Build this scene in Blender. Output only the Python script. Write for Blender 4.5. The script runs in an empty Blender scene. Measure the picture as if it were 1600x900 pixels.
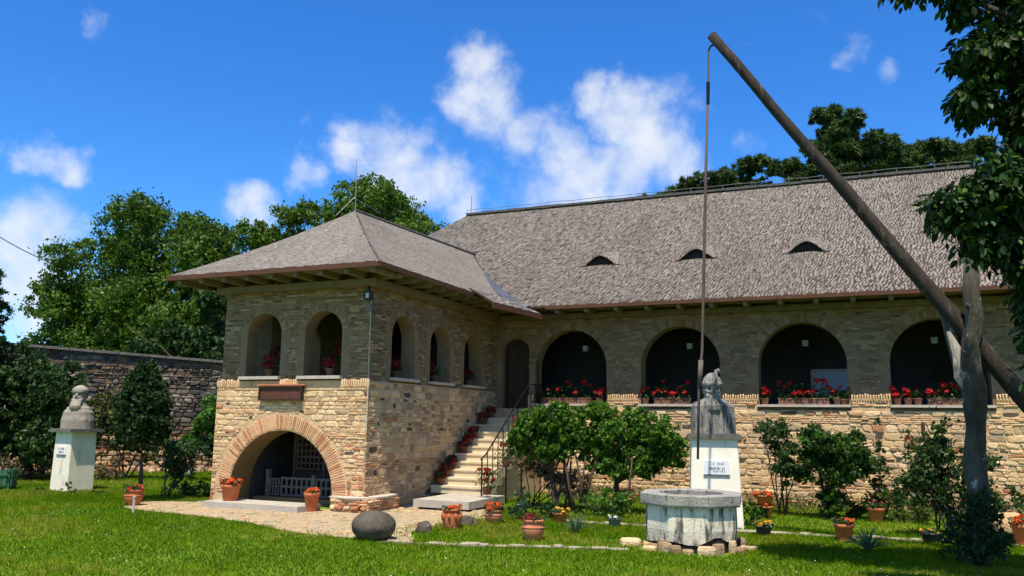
import bpy, math, random
import numpy as np
from mathutils import Vector, Matrix, noise as mnoise

random.seed(7)
RNG = np.random.default_rng(11)
SC = bpy.context.scene
COL = SC.collection
R = math.radians

# ------------------------------------------------------------------ camera
cam_d = bpy.data.cameras.new("camera")
cam = bpy.data.objects.new("camera", cam_d)
COL.objects.link(cam)
SC.camera = cam
cam_d.sensor_width = 36.0
cam_d.lens = 1298.75 / 1600 * 36
cam_d.clip_start = 0.1
cam_d.clip_end = 3000
_r = Vector((0.91890386, 0.39426844, 0.01296528))
_u = Vector((0.05105255, -0.15144762, 0.98714602))
_f = Vector((-0.39116408, 0.90643037, 0.15929421))
m = Matrix((( _r.x, _u.x, -_f.x, 0), (_r.y, _u.y, -_f.y, 0), (_r.z, _u.z, -_f.z, 1.8), (0, 0, 0, 1)))
cam.matrix_world = m

# ------------------------------------------------------------------ light and sky
SUN_EL, SUN_AZ = 67.4, 12.0           # azimuth to the right of the facade's outward normal (-Y)
sd = bpy.data.lights.new("sun", 'SUN')
sd.energy = 5.0
sd.angle = R(0.5)
sd.color = (1.0, 0.90, 0.76)
sun = bpy.data.objects.new("sun", sd)
COL.objects.link(sun)
sv = Vector((math.sin(R(SUN_AZ)) * math.cos(R(SUN_EL)), -math.cos(R(SUN_AZ)) * math.cos(R(SUN_EL)), math.sin(R(SUN_EL))))
sun.rotation_euler = sv.to_track_quat('Z', 'Y').to_euler()
sun.location = (0, 0, 30)

world = bpy.data.worlds.new("World")
SC.world = world
world.use_nodes = True
wn = world.node_tree
wn.nodes.clear()
def WN(t, **k):
    n = wn.nodes.new(t)
    for a, b in k.items(): setattr(n, a, b)
    return n
wl = wn.links.new
w_out = WN('ShaderNodeOutputWorld'); w_bg = WN('ShaderNodeBackground'); w_bg.inputs[1].default_value = 0.076
sky = WN('ShaderNodeTexSky', sky_type='NISHITA'); sky.sun_disc = False
sky.sun_elevation = R(SUN_EL); sky.sun_rotation = math.atan2(sv.x, sv.y); sky.altitude = 300
sky.air_density = 1.0; sky.dust_density = 0.25; sky.ozone_density = 2.5
hs = WN('ShaderNodeHueSaturation'); hs.inputs['Saturation'].default_value = 1.30; hs.inputs['Value'].default_value = 1.55
wl(sky.outputs[0], hs.inputs['Color'])
tint = WN('ShaderNodeMix', data_type='RGBA', blend_type='MULTIPLY'); tint.inputs['Factor'].default_value = 1; wl(hs.outputs[0], tint.inputs[6]); tint.inputs[7].default_value = (.62, .96, 1.30, 1)
tc = WN('ShaderNodeTexCoord')
nz = WN('ShaderNodeTexNoise'); nz.inputs['Scale'].default_value = 16; nz.inputs['Detail'].default_value = 7; nz.inputs['Roughness'].default_value = .56
wl(tc.outputs['Generated'], nz.inputs['Vector'])
# wobble the direction so that the cloud outlines are ragged
nw = WN('ShaderNodeTexNoise'); nw.inputs['Scale'].default_value = 13; nw.inputs['Detail'].default_value = 7; nw.inputs['Roughness'].default_value = .58
wl(tc.outputs['Generated'], nw.inputs['Vector'])
w1 = WN('ShaderNodeVectorMath', operation='SUBTRACT'); wl(nw.outputs['Color'], w1.inputs[0]); w1.inputs[1].default_value = (.5, .5, .5)
w2 = WN('ShaderNodeVectorMath', operation='SCALE'); wl(w1.outputs[0], w2.inputs[0]); w2.inputs['Scale'].default_value = 0.095
w3 = WN('ShaderNodeVectorMath', operation='ADD'); wl(tc.outputs['Generated'], w3.inputs[0]); wl(w2.outputs[0], w3.inputs[1])
CLOUDS = [(-0.401,0.818,0.413,0.031),(-0.411,0.831,0.376,0.034),(-0.389,0.848,0.360,0.039),(-0.361,0.869,0.340,0.039),(-0.332,0.889,0.315,0.042),
(-0.306,0.906,0.293,0.044),(-0.327,0.908,0.261,0.035),(-0.291,0.920,0.264,0.036),(-0.253,0.927,0.278,0.040),(-0.286,0.881,0.377,0.026),
(-0.256,0.897,0.359,0.039),(-0.226,0.913,0.341,0.044),(-0.199,0.927,0.319,0.042),(-0.236,0.922,0.306,0.044),(-0.194,0.936,0.294,0.032),
(-0.518,0.797,0.312,0.034),(-0.498,0.816,0.293,0.039),(-0.471,0.839,0.273,0.039),(-0.443,0.859,0.255,0.036),(-0.516,0.811,0.274,0.036),
(-0.544,0.784,0.300,0.024),(-0.587,0.759,0.282,0.026),(-0.636,0.732,0.245,0.031),(-0.570,0.748,0.342,0.013),(-0.785,0.558,0.270,0.027),
(-0.770,0.580,0.265,0.026),(-0.759,0.599,0.256,0.016),(-0.801,0.570,0.182,0.048),(-0.784,0.593,0.183,0.036),(-0.804,0.577,0.143,0.040),
(-0.798,0.594,0.105,0.032),(-0.115,0.943,0.313,0.022),(-0.001,0.916,0.402,0.014),(0.029,0.927,0.373,0.015),(-0.714,0.572,0.404,0.014)]
VEIL = [(-0.327,0.908,0.261,0.09,.62),(-0.26,0.925,0.285,0.07,.62),(-0.215,0.925,0.315,0.06,.55),(-0.50,0.815,0.28,0.07,.55),(-0.375,0.862,0.345,0.06,.45),(-0.79,0.58,0.165,0.07,.5),(-0.78,0.57,0.262,0.045,.4)]
prev = None
for (x, y, z, r0, wt) in [(*c, 1.0 if c[3] > .022 else .5) for c in CLOUDS] + VEIL:
    d = WN('ShaderNodeVectorMath', operation='DISTANCE'); wl(w3.outputs[0], d.inputs[0]); d.inputs[1].default_value = (x, y, z)
    mr = WN('ShaderNodeMapRange', interpolation_type='SMOOTHSTEP'); wl(d.outputs['Value'], mr.inputs['Value'])
    mr.inputs['From Min'].default_value = r0 * 1.95; mr.inputs['From Max'].default_value = r0 * .15
    mr.inputs['To Max'].default_value = wt
    if prev is None: prev = mr.outputs[0]
    else:
        mx = WN('ShaderNodeMath', operation='MAXIMUM'); wl(prev, mx.inputs[0]); wl(mr.outputs[0], mx.inputs[1]); prev = mx.outputs[0]
c1 = WN('ShaderNodeMath', operation='MULTIPLY_ADD'); wl(nz.outputs['Fac'], c1.inputs[0]); c1.inputs[1].default_value = 1.7; c1.inputs[2].default_value = -1.10
# the sky goes on outside the frame; clouds added there whiten the ambient light
og = WN('ShaderNodeTexNoise'); og.inputs['Scale'].default_value = 3.2; og.inputs['Detail'].default_value = 6; wl(tc.outputs['Generated'], og.inputs['Vector'])
om = WN('ShaderNodeMapRange'); wl(og.outputs['Fac'], om.inputs['Value']); om.inputs['From Min'].default_value = .48; om.inputs['From Max'].default_value = .60
od = WN('ShaderNodeVectorMath', operation='DOT_PRODUCT'); wl(tc.outputs['Generated'], od.inputs[0]); od.inputs[1].default_value = (-.391, .906, .159)
ok_ = WN('ShaderNodeMapRange'); wl(od.outputs['Value'], ok_.inputs['Value']); ok_.inputs['From Min'].default_value = .78; ok_.inputs['From Max'].default_value = .62
oo = WN('ShaderNodeMath', operation='MULTIPLY'); wl(om.outputs[0], oo.inputs[0]); wl(ok_.outputs[0], oo.inputs[1])
mo = WN('ShaderNodeMath', operation='MAXIMUM'); wl(prev, mo.inputs[0]); wl(oo.outputs[0], mo.inputs[1]); prev = mo.outputs[0]
c2 = WN('ShaderNodeMath', operation='ADD'); wl(prev, c2.inputs[0]); wl(c1.outputs[0], c2.inputs[1])
c3 = WN('ShaderNodeMapRange', interpolation_type='SMOOTHSTEP'); wl(c2.outputs[0], c3.inputs['Value'])
c3.inputs['From Min'].default_value = 0.0; c3.inputs['From Max'].default_value = 1.12; c3.inputs['To Max'].default_value = .93
cr = WN('ShaderNodeMix', data_type='RGBA'); wl(nw.outputs['Fac'], cr.inputs['Factor'])
cr.inputs[6].default_value = (6.8, 7.4, 8.2, 1); cr.inputs[7].default_value = (9.6, 9.8, 10.0, 1)
mxc = WN('ShaderNodeMix', data_type='RGBA'); wl(c3.outputs[0], mxc.inputs['Factor']); wl(tint.outputs[2], mxc.inputs[6]); wl(cr.outputs[2], mxc.inputs[7])
wl(mxc.outputs[2], w_bg.inputs[0]); wl(w_bg.outputs[0], w_out.inputs[0])
SC.view_settings.view_transform = 'Standard'
SC.view_settings.look = 'None'
SC.view_settings.exposure = 0.50
SC.view_settings.gamma = 1

# ------------------------------------------------------------------ materials
def hexmix(c, k): return tuple(min(1, max(0, v * k)) for v in c)
MATS = {}
def mat(name, c, c2=None, scale=6.0, rough=.85, bump=.3, bscale=40.0, stretch=None, stain=None, metal=0, spec=.25, detail=6, trans=None, dark_top=None):
    """procedural material: two tones mixed by noise in object/world position, with fine relief and optional stains"""
    mt = bpy.data.materials.new(name); mt.use_nodes = True
    nt = mt.node_tree; N = nt.nodes; L = nt.links.new
    b = N['Principled BSDF']; b.inputs['Roughness'].default_value = rough; b.inputs['Metallic'].default_value = metal
    b.inputs['Specular IOR Level'].default_value = spec
    g = N.new('ShaderNodeNewGeometry')
    src = g.outputs['Position']
    if stretch:
        mp = N.new('ShaderNodeMapping'); mp.inputs['Scale'].default_value = stretch; L(src, mp.inputs[0]); src = mp.outputs[0]
    n1 = N.new('ShaderNodeTexNoise'); n1.inputs['Scale'].default_value = scale; n1.inputs['Detail'].default_value = detail; n1.inputs['Roughness'].default_value = .6
    L(src, n1.inputs['Vector'])
    rp = N.new('ShaderNodeMapRange'); rp.inputs['From Min'].default_value = .32; rp.inputs['From Max'].default_value = .68; L(n1.outputs['Fac'], rp.inputs['Value'])
    mx = N.new('ShaderNodeMix'); mx.data_type = 'RGBA'
    mx.inputs[6].default_value = (*c, 1); mx.inputs[7].default_value = (*(c2 or hexmix(c, .6)), 1); L(rp.outputs[0], mx.inputs['Factor'])
    out = mx.outputs[2]
    if stain:
        (sc, lo, hi, scol, sst) = stain
        src2 = g.outputs['Position']
        if sst:
            mp = N.new('ShaderNodeMapping'); mp.inputs['Scale'].default_value = sst; L(src2, mp.inputs[0]); src2 = mp.outputs[0]
        n3 = N.new('ShaderNodeTexNoise'); n3.inputs['Scale'].default_value = sc; n3.inputs['Detail'].default_value = 5; n3.inputs['Roughness'].default_value = .65
        L(src2, n3.inputs['Vector'])
        r3 = N.new('ShaderNodeMapRange'); r3.inputs['From Min'].default_value = lo; r3.inputs['From Max'].default_value = hi; L(n3.outputs['Fac'], r3.inputs['Value'])
        m3 = N.new('ShaderNodeMix'); m3.data_type = 'RGBA'; L(r3.outputs[0], m3.inputs['Factor']); L(out, m3.inputs[6]); m3.inputs[7].default_value = (*scol, 1)
        out = m3.outputs[2]
    L(out, b.inputs['Base Color'])
    if bump:
        n2 = N.new('ShaderNodeTexNoise'); n2.inputs['Scale'].default_value = bscale; n2.inputs['Detail'].default_value = 5; L(src, n2.inputs['Vector'])
        bp = N.new('ShaderNodeBump'); bp.inputs['Strength'].default_value = bump; bp.inputs['Distance'].default_value = .02; L(n2.outputs['Fac'], bp.inputs['Height']); L(bp.outputs[0], b.inputs['Normal'])
    if trans:
        tr = N.new('ShaderNodeBsdfTranslucent'); L(out, tr.inputs['Color'])
        ms = N.new('ShaderNodeMixShader'); ms.inputs[0].default_value = trans
        L(b.outputs[0], ms.inputs[1]); L(tr.outputs[0], ms.inputs[2]); L(ms.outputs[0], N['Material Output'].inputs[0])
    MATS[name] = mt
    return mt
def M(n): return MATS[n]

stone_cols = [((0.685,0.465,0.238),(0.535,0.353,0.167)), ((0.770,0.549,0.299),(0.621,0.431,0.220)), ((0.567,0.382,0.202),(0.417,0.274,0.141)), ((0.835,0.622,0.370),(0.685,0.480,0.264)),
              ((0.492,0.348,0.202),(0.353,0.245,0.141)), ((0.749,0.519,0.264),(0.599,0.402,0.202)), ((0.642,0.465,0.282),(0.503,0.358,0.211)), ((0.332,0.216,0.114),(0.235,0.152,0.088))]
STONE = [mat('limestone_%d' % i, a, b, 9, .92, .9, 38) for i, (a, b) in enumerate(stone_cols)]
brick_cols = [((0.525,0.251,0.119),(0.399,0.186,0.085)), ((0.651,0.391,0.204),(0.525,0.298,0.153)), ((0.714,0.465,0.255),(0.578,0.363,0.196)), ((0.441,0.177,0.076),(0.347,0.140,0.060)), ((0.683,0.419,0.221),(0.567,0.335,0.178))]
BRICK = [mat('old_brick_%d' % i, a, b, 12, .93, .6, 60) for i, (a, b) in enumerate(brick_cols)]
shade_tone_cols = [((0.272,0.180,0.096),(0.192,0.124,0.064)), ((0.320,0.212,0.116),(0.240,0.160,0.084)), ((0.216,0.140,0.076),(0.152,0.100,0.052)), ((0.368,0.256,0.144),(0.272,0.188,0.104)), ((0.264,0.160,0.076),(0.184,0.112,0.052)), ((0.288,0.196,0.112),(0.220,0.148,0.084))]
SHADE_TONE = [mat('shade_tone_stone_%d' % i, a, b, 9, .93, .8, 40) for i, (a, b) in enumerate(shade_tone_cols)]  # same stone as the lower walls, eave shade put into its colour
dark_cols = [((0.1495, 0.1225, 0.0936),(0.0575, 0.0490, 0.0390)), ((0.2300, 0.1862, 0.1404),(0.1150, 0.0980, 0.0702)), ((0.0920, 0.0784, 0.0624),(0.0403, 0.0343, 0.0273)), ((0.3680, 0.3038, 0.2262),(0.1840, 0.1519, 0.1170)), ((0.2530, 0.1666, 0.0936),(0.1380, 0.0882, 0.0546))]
DARK = [mat('dark_stone_%d' % i, a, b, 7, .95, .8, 30) for i, (a, b) in enumerate(dark_cols)]  # darkest stones, mostly in the upper boundary wall
shk = [((.238,.212,.178),(.170,.148,.123)), ((.262,.235,.198),(.190,.168,.142)), ((.205,.182,.152),(.142,.125,.106)), ((.285,.255,.215),(.215,.190,.162)), ((.245,.205,.160),(.162,.134,.102))]
SHING = [mat('wood_shingle_%d' % i, a, b, 14, .9, .4, 60, stretch=(1, .3, .3), stain=(.55, .50, .78, (.135,.122,.095), (1, .45, .45))) for i, (a, b) in enumerate(shk)]
mat('mortar', (.66,.46,.26), (.50,.34,.185), 5, .95, .8, 45, stain=(2.2, .55, .7, (.24,.19,.13), None))
mat('mortar_deep_shade', (.28,.195,.11), (.20,.135,.08), 5, .95, .8, 45)  # mortar with the upper walls' shade put into its colour
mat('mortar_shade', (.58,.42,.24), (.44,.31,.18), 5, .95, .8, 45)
mat('vault_brick', (.30,.185,.09), (.20,.12,.06), 6, .93, .9, 30, stretch=(1, 1, 5))
mat('joint_dark', (.13,.095,.06), (.08,.06,.04), 8, .95, .5, 40)
mat('mortar_dark', (.12,.11,.10), (.05,.048,.045), 4, .95, .8, 30)
mat('plaster_dark', (.055,.058,.055), (.036,.040,.040), 2, .9, .2, 20)  # shade of the inner rooms put into a near-black colour
mat('fascia_wood', (.13,.052,.025), (.075,.032,.017), 4, .6, .3, 50, stretch=(1, 1, 6))
mat('rafter_wood', (.20,.15,.075), (.13,.095,.05), 5, .7, .3, 50)
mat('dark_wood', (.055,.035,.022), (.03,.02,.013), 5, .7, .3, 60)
mat('grille_wood', (.115,.095,.075), (.07,.058,.046), 8, .85, .3, 60)
mat('sign_wood', (.14,.055,.03), (.08,.03,.018), 6, .55, .3, 50, stretch=(1, 1, 5))
mat('sign_relief', (.24,.12,.08), (.18,.09,.06), 8, .55, .2, 50)
mat('gate_wood', (.17,.155,.135), (.11,.10,.09), 8, .85, .3, 60)
mat('pole_wood', (.050,.039,.029), (.019,.015,.012), 3.5, .85, .8, 30, stretch=(3, 3, .8), stain=(5, .58, .68, (.12,.105,.085), (2, 2, .6)))
mat('rod_wood', (.09,.06,.05), (.14,.11,.10), 3, .8, .3, 30, stretch=(1, 1, .5))
mat('post_bark', (0.1230, 0.1080, 0.0874), (0.0451, 0.0384, 0.0312), 5, .95, 1.0, 22, stretch=(1.4, 1.4, .55), stain=(4.5, .60, .68, (.42,.39,.35), (1, 1, .6)))
mat('torn_wood', (.50,.46,.40), (.30,.26,.22), 12, .9, .8, 40, stretch=(4, 4, .6))
mat('bark', (.07,.055,.04), (.035,.028,.02), 6, .95, .9, 30, stretch=(2, 2, .6))
mat('shrub_bark', (.085,.06,.045), (.045,.033,.026), 8, .95, .5, 40)
mat('white_stucco', (.84,.77,.60), (.72,.65,.49), 3, .9, .25, 25, stain=(3, .56, .72, (.42,.39,.30), (1.6, 1.6, .5)))
mat('pedestal_paint', (.90,.84,.71), (.80,.74,.60), 2.4, .9, .2, 25, stain=(4, .60, .80, (.56,.52,.40), (2, 2, .5)))
mat('well_concrete', (.76,.69,.54), (.58,.52,.39), 3, .95, .5, 30, stain=(3.2, .49, .60, (.105,.10,.085), (2.4, 2.4, .45)))
mat('rim_concrete', (.36,.345,.30), (.22,.21,.18), 4, .95, .6, 30, stain=(6, .54, .66, (.10,.095,.08), (2.5, 2.5, .8)))
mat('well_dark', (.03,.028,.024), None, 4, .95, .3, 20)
mat('cap_stone', (.17,.155,.135), (.10,.092,.08), 5, .9, .4, 40)
mat('bust_stone', (.30,.285,.25), (.17,.16,.14), 6, .95, .6, 35, stain=(7, .50, .64, (.06,.056,.05), (3, 3, .35)))
mat('bust_stone_pale', (.34,.30,.235), (.22,.195,.15), 6, .95, .6, 35)
mat('step_stone', (.68,.58,.39), (.54,.45,.29), 4, .9, .4, 35)
mat('slab_stone', (.46,.42,.34), (.34,.31,.25), 4, .9, .4, 35)
mat('sill_stone', (.52,.46,.38), (.42,.36,.29), 6, .9, .3, 40)
mat('boulder_stone', (.12,.10,.072), (.055,.046,.033), 5, .9, .8, 26, stain=(11, .68, .74, (.36,.36,.33), None))
mat('terracotta', (.50,.155,.055), (.38,.11,.04), 9, .8, .25, 40)
mat('terracotta_pale', (.60,.24,.11), (.48,.17,.08), 9, .8, .25, 40)
mat('terracotta_dark', (.20,.07,.04), (.12,.045,.03), 9, .8, .3, 40)
mat('dark_pot', (.05,.05,.055), (.03,.03,.033), 9, .6, .2, 40)
mat('grey_pot', (.20,.19,.18), (.13,.12,.12), 9, .8, .2, 40)
mat('soil', (.05,.035,.025), None, 9, .95, .6, 40)
mat('planter_wood', (.26,.13,.09), (.18,.09,.06), 7, .8, .3, 60)
mat('iron', (.02,.02,.022), None, 9, .5, .2, 60, metal=.6)
mat('flashing', (.13,.14,.16), (.09,.10,.115), 3, .5, .2, 20, metal=.5)
mat('wire', (.30,.30,.30), (.22,.22,.22), 8, .5, 0, metal=.6)
mat('cable_black', (.02,.02,.02), None, 8, .6, 0)
mat('green_paint', (.035,.15,.075), (.05,.10,.05), 12, .6, .3, 40, stretch=(2, 2, .4))
mat('lamp_glass', (.62,.65,.64), (.5,.55,.55), 8, .2, 0)
mat('pane_blue', (.20,.32,.42), (.14,.24,.34), 2, .12, 0)
mat('marker_white', (.5,.5,.45), (.4,.4,.36), 8, .7, .1)
mat('plaque_white', (.80,.80,.80), (.74,.74,.74), 8, .5, .05)
mat('lettering', (.28,.28,.30), None, 8, .6, 0)
mat('ridge_cap', (.07,.065,.06), (.12,.11,.10), 8, .8, .4)
mat('petal_red', (.62,.02,.02), (.42,.01,.015), 30, .6, 0, trans=.25)
mat('petal_crimson', (.30,.015,.02), (.18,.01,.015), 30, .6, 0, trans=.25)
mat('petal_orange', (.75,.13,.02), (.62,.07,.015), 30, .6, 0, trans=.25)
mat('petal_yellow', (.80,.50,.04), (.75,.34,.03), 30, .6, 0, trans=.25)
mat('petal_white', (.75,.73,.70), (.65,.62,.6), 30, .6, 0, trans=.25)
def leafmats(tag, cols, tr=.35, rough=.45):
    return [mat('%s_leaf_%d' % (tag, i), c, hexmix(c, .7), 3, rough, 0, trans=tr, spec=.22) for i, c in enumerate(cols)]
L_WALNUT = leafmats('walnut', [(0.0723, 0.1462, 0.0136), (0.1020, 0.1892, 0.0170), (0.0467, 0.1032, 0.0119), (0.1275, 0.2236, 0.0255)])
L_PINE = leafmats('pine', [(.060,.115,.022), (.095,.155,.030), (.035,.07,.018)], .2)
L_YEW = leafmats('spruce', [(.030,.075,.018), (.048,.105,.022), (.018,.046,.012)], .2)
L_LILAC = leafmats('lilac', [(.085,.19,.016), (.13,.27,.025), (.05,.125,.014)], .35)
L_ROSE = leafmats('rose', [(.045,.10,.03), (.07,.14,.035), (.03,.07,.022)], .3)
L_DARKB = leafmats('dark_bush', [(.035,.08,.016), (.055,.115,.022), (.022,.052,.012)], .25)
L_BRIGHT = leafmats('bright', [(.08,.20,.02), (.12,.26,.03), (.05,.13,.02)], .35)
L_OLIVE = leafmats('olive', [(.10,.12,.03), (.15,.16,.04), (.06,.08,.02)], .3)
L_BLUE = leafmats('juniper', [(.035,.10,.05), (.055,.14,.075), (.025,.07,.035)], .2)
L_DRY = leafmats('dry', [(.26,.19,.11), (.18,.10,.07), (.12,.13,.05)], .3)
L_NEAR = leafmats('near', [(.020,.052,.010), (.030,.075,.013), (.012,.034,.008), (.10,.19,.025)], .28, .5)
L_AGAVE = leafmats('agave', [(.12,.19,.10), (.08,.15,.08)], .15)
G_GRASS = leafmats('grass', [(0.129,0.233,0.004), (0.176,0.277,0.005), (0.082,0.180,0.003), (0.232,0.290,0.011)], .35, .8)
G_GRASS.append(mat('grass_leaf_straw', (.33,.29,.06), (.25,.22,.04), 3, .8, 0, trans=.3, spec=.06))
for _m in G_GRASS: _m.node_tree.nodes['Principled BSDF'].inputs['Specular IOR Level'].default_value = .06

# ------------------------------------------------------------------ object helpers
def tag(o, label=None, cat=None, group=None, kind=None):
    if label: o['label'] = label
    if cat: o['category'] = cat
    if group: o['group'] = group
    if kind: o['kind'] = kind
    return o
def empty(name, loc, label=None, cat=None, group=None, rz=0, kind=None):
    o = bpy.data.objects.new(name, None); COL.objects.link(o)
    o.location = loc; o.rotation_euler = (0, 0, rz); o.empty_display_size = .2
    return tag(o, label, cat, group, kind)
def put(o, parent):
    """parent a world-space mesh object to its thing, keeping it where it is"""
    if parent is not None:
        o.parent = parent
        pm = PM(parent)
        o.matrix_parent_inverse = pm.inverted()
    return o
def PM(o):
    mm = Matrix.Translation(o.location) @ o.rotation_euler.to_matrix().to_4x4() @ Matrix.Diagonal((*o.scale, 1))
    if o.parent: mm = PM(o.parent) @ o.matrix_parent_inverse @ mm
    return mm
class MB:
    def __init__(s): s.v = []; s.f = []; s.m = []; s.mats = []
    def mi(s, mt):
        if isinstance(mt, str): mt = M(mt)
        if mt not in s.mats: s.mats.append(mt)
        return s.mats.index(mt)
    def add(s, vs, fs, mt=None):
        k = len(s.v); s.v += [tuple(v) for v in vs]; i = s.mi(mt) if mt is not None else 0
        for f in fs: s.f.append([a + k for a in f]); s.m.append(i)
        return s
    def box(s, lo, hi, mt, M4=None, taper=None):
        (a, b, c), (d, e, g) = lo, hi
        vs = [Vector(p) for p in ((a,b,c),(d,b,c),(d,e,c),(a,e,c),(a,b,g),(d,b,g),(d,e,g),(a,e,g))]
        if taper:
            cx, cy = (a+d)/2, (b+e)/2
            for v in vs[4:]: v.x = cx + (v.x-cx)*taper; v.y = cy + (v.y-cy)*taper
        if M4: vs = [M4 @ v for v in vs]
        return s.add(vs, [(0,3,2,1),(4,5,6,7),(0,1,5,4),(1,2,6,5),(2,3,7,6),(3,0,4,7)], mt)
    def tube(s, pts, rad, mt, n=8, cap=True, wob=0):
        pts = [Vector(p) for p in pts]
        if not hasattr(rad, '__len__'): rad = [rad] * len(pts)
        vs = []; up = Vector((0.13, .31, 1)).normalized()
        for i, p in enumerate(pts):
            t = (pts[min(i+1, len(pts)-1)] - pts[max(i-1, 0)]).normalized()
            a = t.cross(up)
            if a.length < .1: a = t.cross(Vector((1, 0, 0)))
            a.normalize(); b = t.cross(a)
            for k in range(n):
                an = 2*math.pi*k/n; rr = rad[i] * (1 + wob * (mnoise.noise(p*3.1 + Vector((math.cos(an)*1.7, math.sin(an)*1.7, 0)))))
                vs.append(p + a*math.cos(an)*rr + b*math.sin(an)*rr)
        fs = []
        for i in range(len(pts)-1):
            for k in range(n): fs.append((i*n+k, i*n+(k+1) % n, (i+1)*n+(k+1) % n, (i+1)*n+k))
        if cap: fs.append(tuple(range(n))[::-1]); fs.append(tuple((len(pts)-1)*n+k for k in range(n)))
        return s.add(vs, fs, mt)
    def lathe(s, prof, c, mt, n=24, sx=1, sy=1):
        vs = []; fs = []
        for (r, z) in prof:
            for k in range(n):
                a = 2*math.pi*k/n; vs.append((c[0]+r*sx*math.cos(a), c[1]+r*sy*math.sin(a), c[2]+z))
        for i in range(len(prof)-1):
            for k in range(n): fs.append((i*n+k, i*n+(k+1) % n, (i+1)*n+(k+1) % n, (i+1)*n+k))
        return s.add(vs, fs, mt)
    def mesh(s, name):
        me = bpy.data.meshes.new(name); me.from_pydata(s.v, [], s.f)
        for mt in s.mats: me.materials.append(mt)
        me.polygons.foreach_set('material_index', s.m); me.update()
        return me
    def build(s, name, parent=None, smooth=False, kind=None, label=None):
        me = s.mesh(name)
        if smooth: me.shade_smooth()
        o = bpy.data.objects.new(name, me); COL.objects.link(o)
        if kind: o['kind'] = kind
        if label: o['label'] = label
        return put(o, parent)
def fast_mesh(name, V, F, mats, mi, parent=None, kind=None, smooth=False):
    """V (n,3), F (k,3|4) -> object quickly"""
    me = bpy.data.meshes.new(name); k = F.shape[1]
    me.vertices.add(len(V)); me.vertices.foreach_set('co', V.astype(np.float32).ravel())
    me.loops.add(F.size); me.loops.foreach_set('vertex_index', F.astype(np.int32).ravel())
    me.polygons.add(len(F)); me.polygons.foreach_set('loop_start', np.arange(len(F), dtype=np.int32) * k)
    for mt in mats: me.materials.append(mt)
    me.polygons.foreach_set('material_index', mi.astype(np.int32)); me.update(calc_edges=True)
    if smooth: me.shade_smooth()
    o = bpy.data.objects.new(name, me); COL.objects.link(o)
    if kind: o['kind'] = kind
    return put(o, parent)

# ------------------------------------------------------------------ foliage
def rand_rot(n, flat=0.0, rng=RNG):
    """n random orthonormal frames; flat>0 biases normals upward"""
    nn = rng.normal(size=(n, 3)); nn /= np.linalg.norm(nn, axis=1)[:, None]
    nn[:, 2] = nn[:, 2] * (1 - flat) + flat * 1.0
    nn /= np.linalg.norm(nn, axis=1)[:, None]
    t = rng.normal(size=(n, 3)); t -= (t * nn).sum(1)[:, None] * nn; t /= np.linalg.norm(t, axis=1)[:, None]
    return nn, t, np.cross(nn, t)
def leaf_cloud(name, P, size, mats, parent, flat=.3, aspect=.5, kind='stuff', probs=None, droop=0, clumped=0):
    n = len(P); nn, t, b = rand_rot(n, flat)
    if droop: t[:, 2] -= droop; t /= np.linalg.norm(t, axis=1)[:, None]; b = np.cross(nn, t); b /= np.linalg.norm(b, axis=1)[:, None]
    s = size * RNG.uniform(.65, 1.3, n)[:, None]
    v0 = P - t * s * .5; v2 = P + t * s * .5
    v1 = P - b * s * aspect * .5 + nn * s * .08; v3 = P + b * s * aspect * .5 + nn * s * .08
    V = np.stack([v0, v1, v2, v3], 1).reshape(-1, 3)
    F = np.arange(n * 4).reshape(n, 4)
    mi = RNG.choice(len(mats), n, p=probs)
    if clumped:
        cm = np.repeat(RNG.choice(len(mats), n//clumped+1, p=probs), clumped)[:n]; mi = np.where(RNG.random(n) < .65, cm, mi)
    return fast_mesh(name, V, F, mats, mi, parent, kind)
def lump_points(lumps, n, fill=.35, clump=.16, per=26, squash=.8, sub=7, core=.76):
    """points in leaf clumps; every ellipsoid lump (cx,cy,cz,rx,ry,rz) first breaks into smaller boughs so the outline is uneven"""
    L = []
    for l in lumps:
        l = np.array(l, float); L.append(np.concatenate([l[:3], l[3:]*core]))
        for _ in range(sub):
            d = RNG.normal(size=3); d[2] = d[2]*.8+.15; d /= np.linalg.norm(d); f = RNG.uniform(.24, .46)
            L.append(np.concatenate([l[:3]+d*l[3:]*RNG.uniform(.62, .92), l[3:]*f]))
    L = np.array(L); vol = (L[:, 3]*L[:, 4]*L[:, 5]) ** (2/3); vol[::sub+1] *= .55; vol = vol / vol.sum()
    nc = max(1, n // per); idx = RNG.choice(len(L), nc, p=vol); La = L[idx]
    d = RNG.normal(size=(nc, 3)); d /= np.linalg.norm(d, axis=1)[:, None]
    rad = np.where(RNG.random(nc) < fill, RNG.uniform(.25, .9, nc), RNG.uniform(.82, 1.08, nc))
    C = La[:, :3] + d * rad[:, None] * La[:, 3:]
    base = np.array(lumps, float)[:, 3:].mean()
    cs = clump * RNG.uniform(.4, 1.2, nc) * base * .8
    off = RNG.normal(size=(nc, per, 3)) * cs[:, None, None] * .5; off[:, :, 2] *= squash
    return (C[:, None, :] + off).reshape(-1, 3), C
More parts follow.
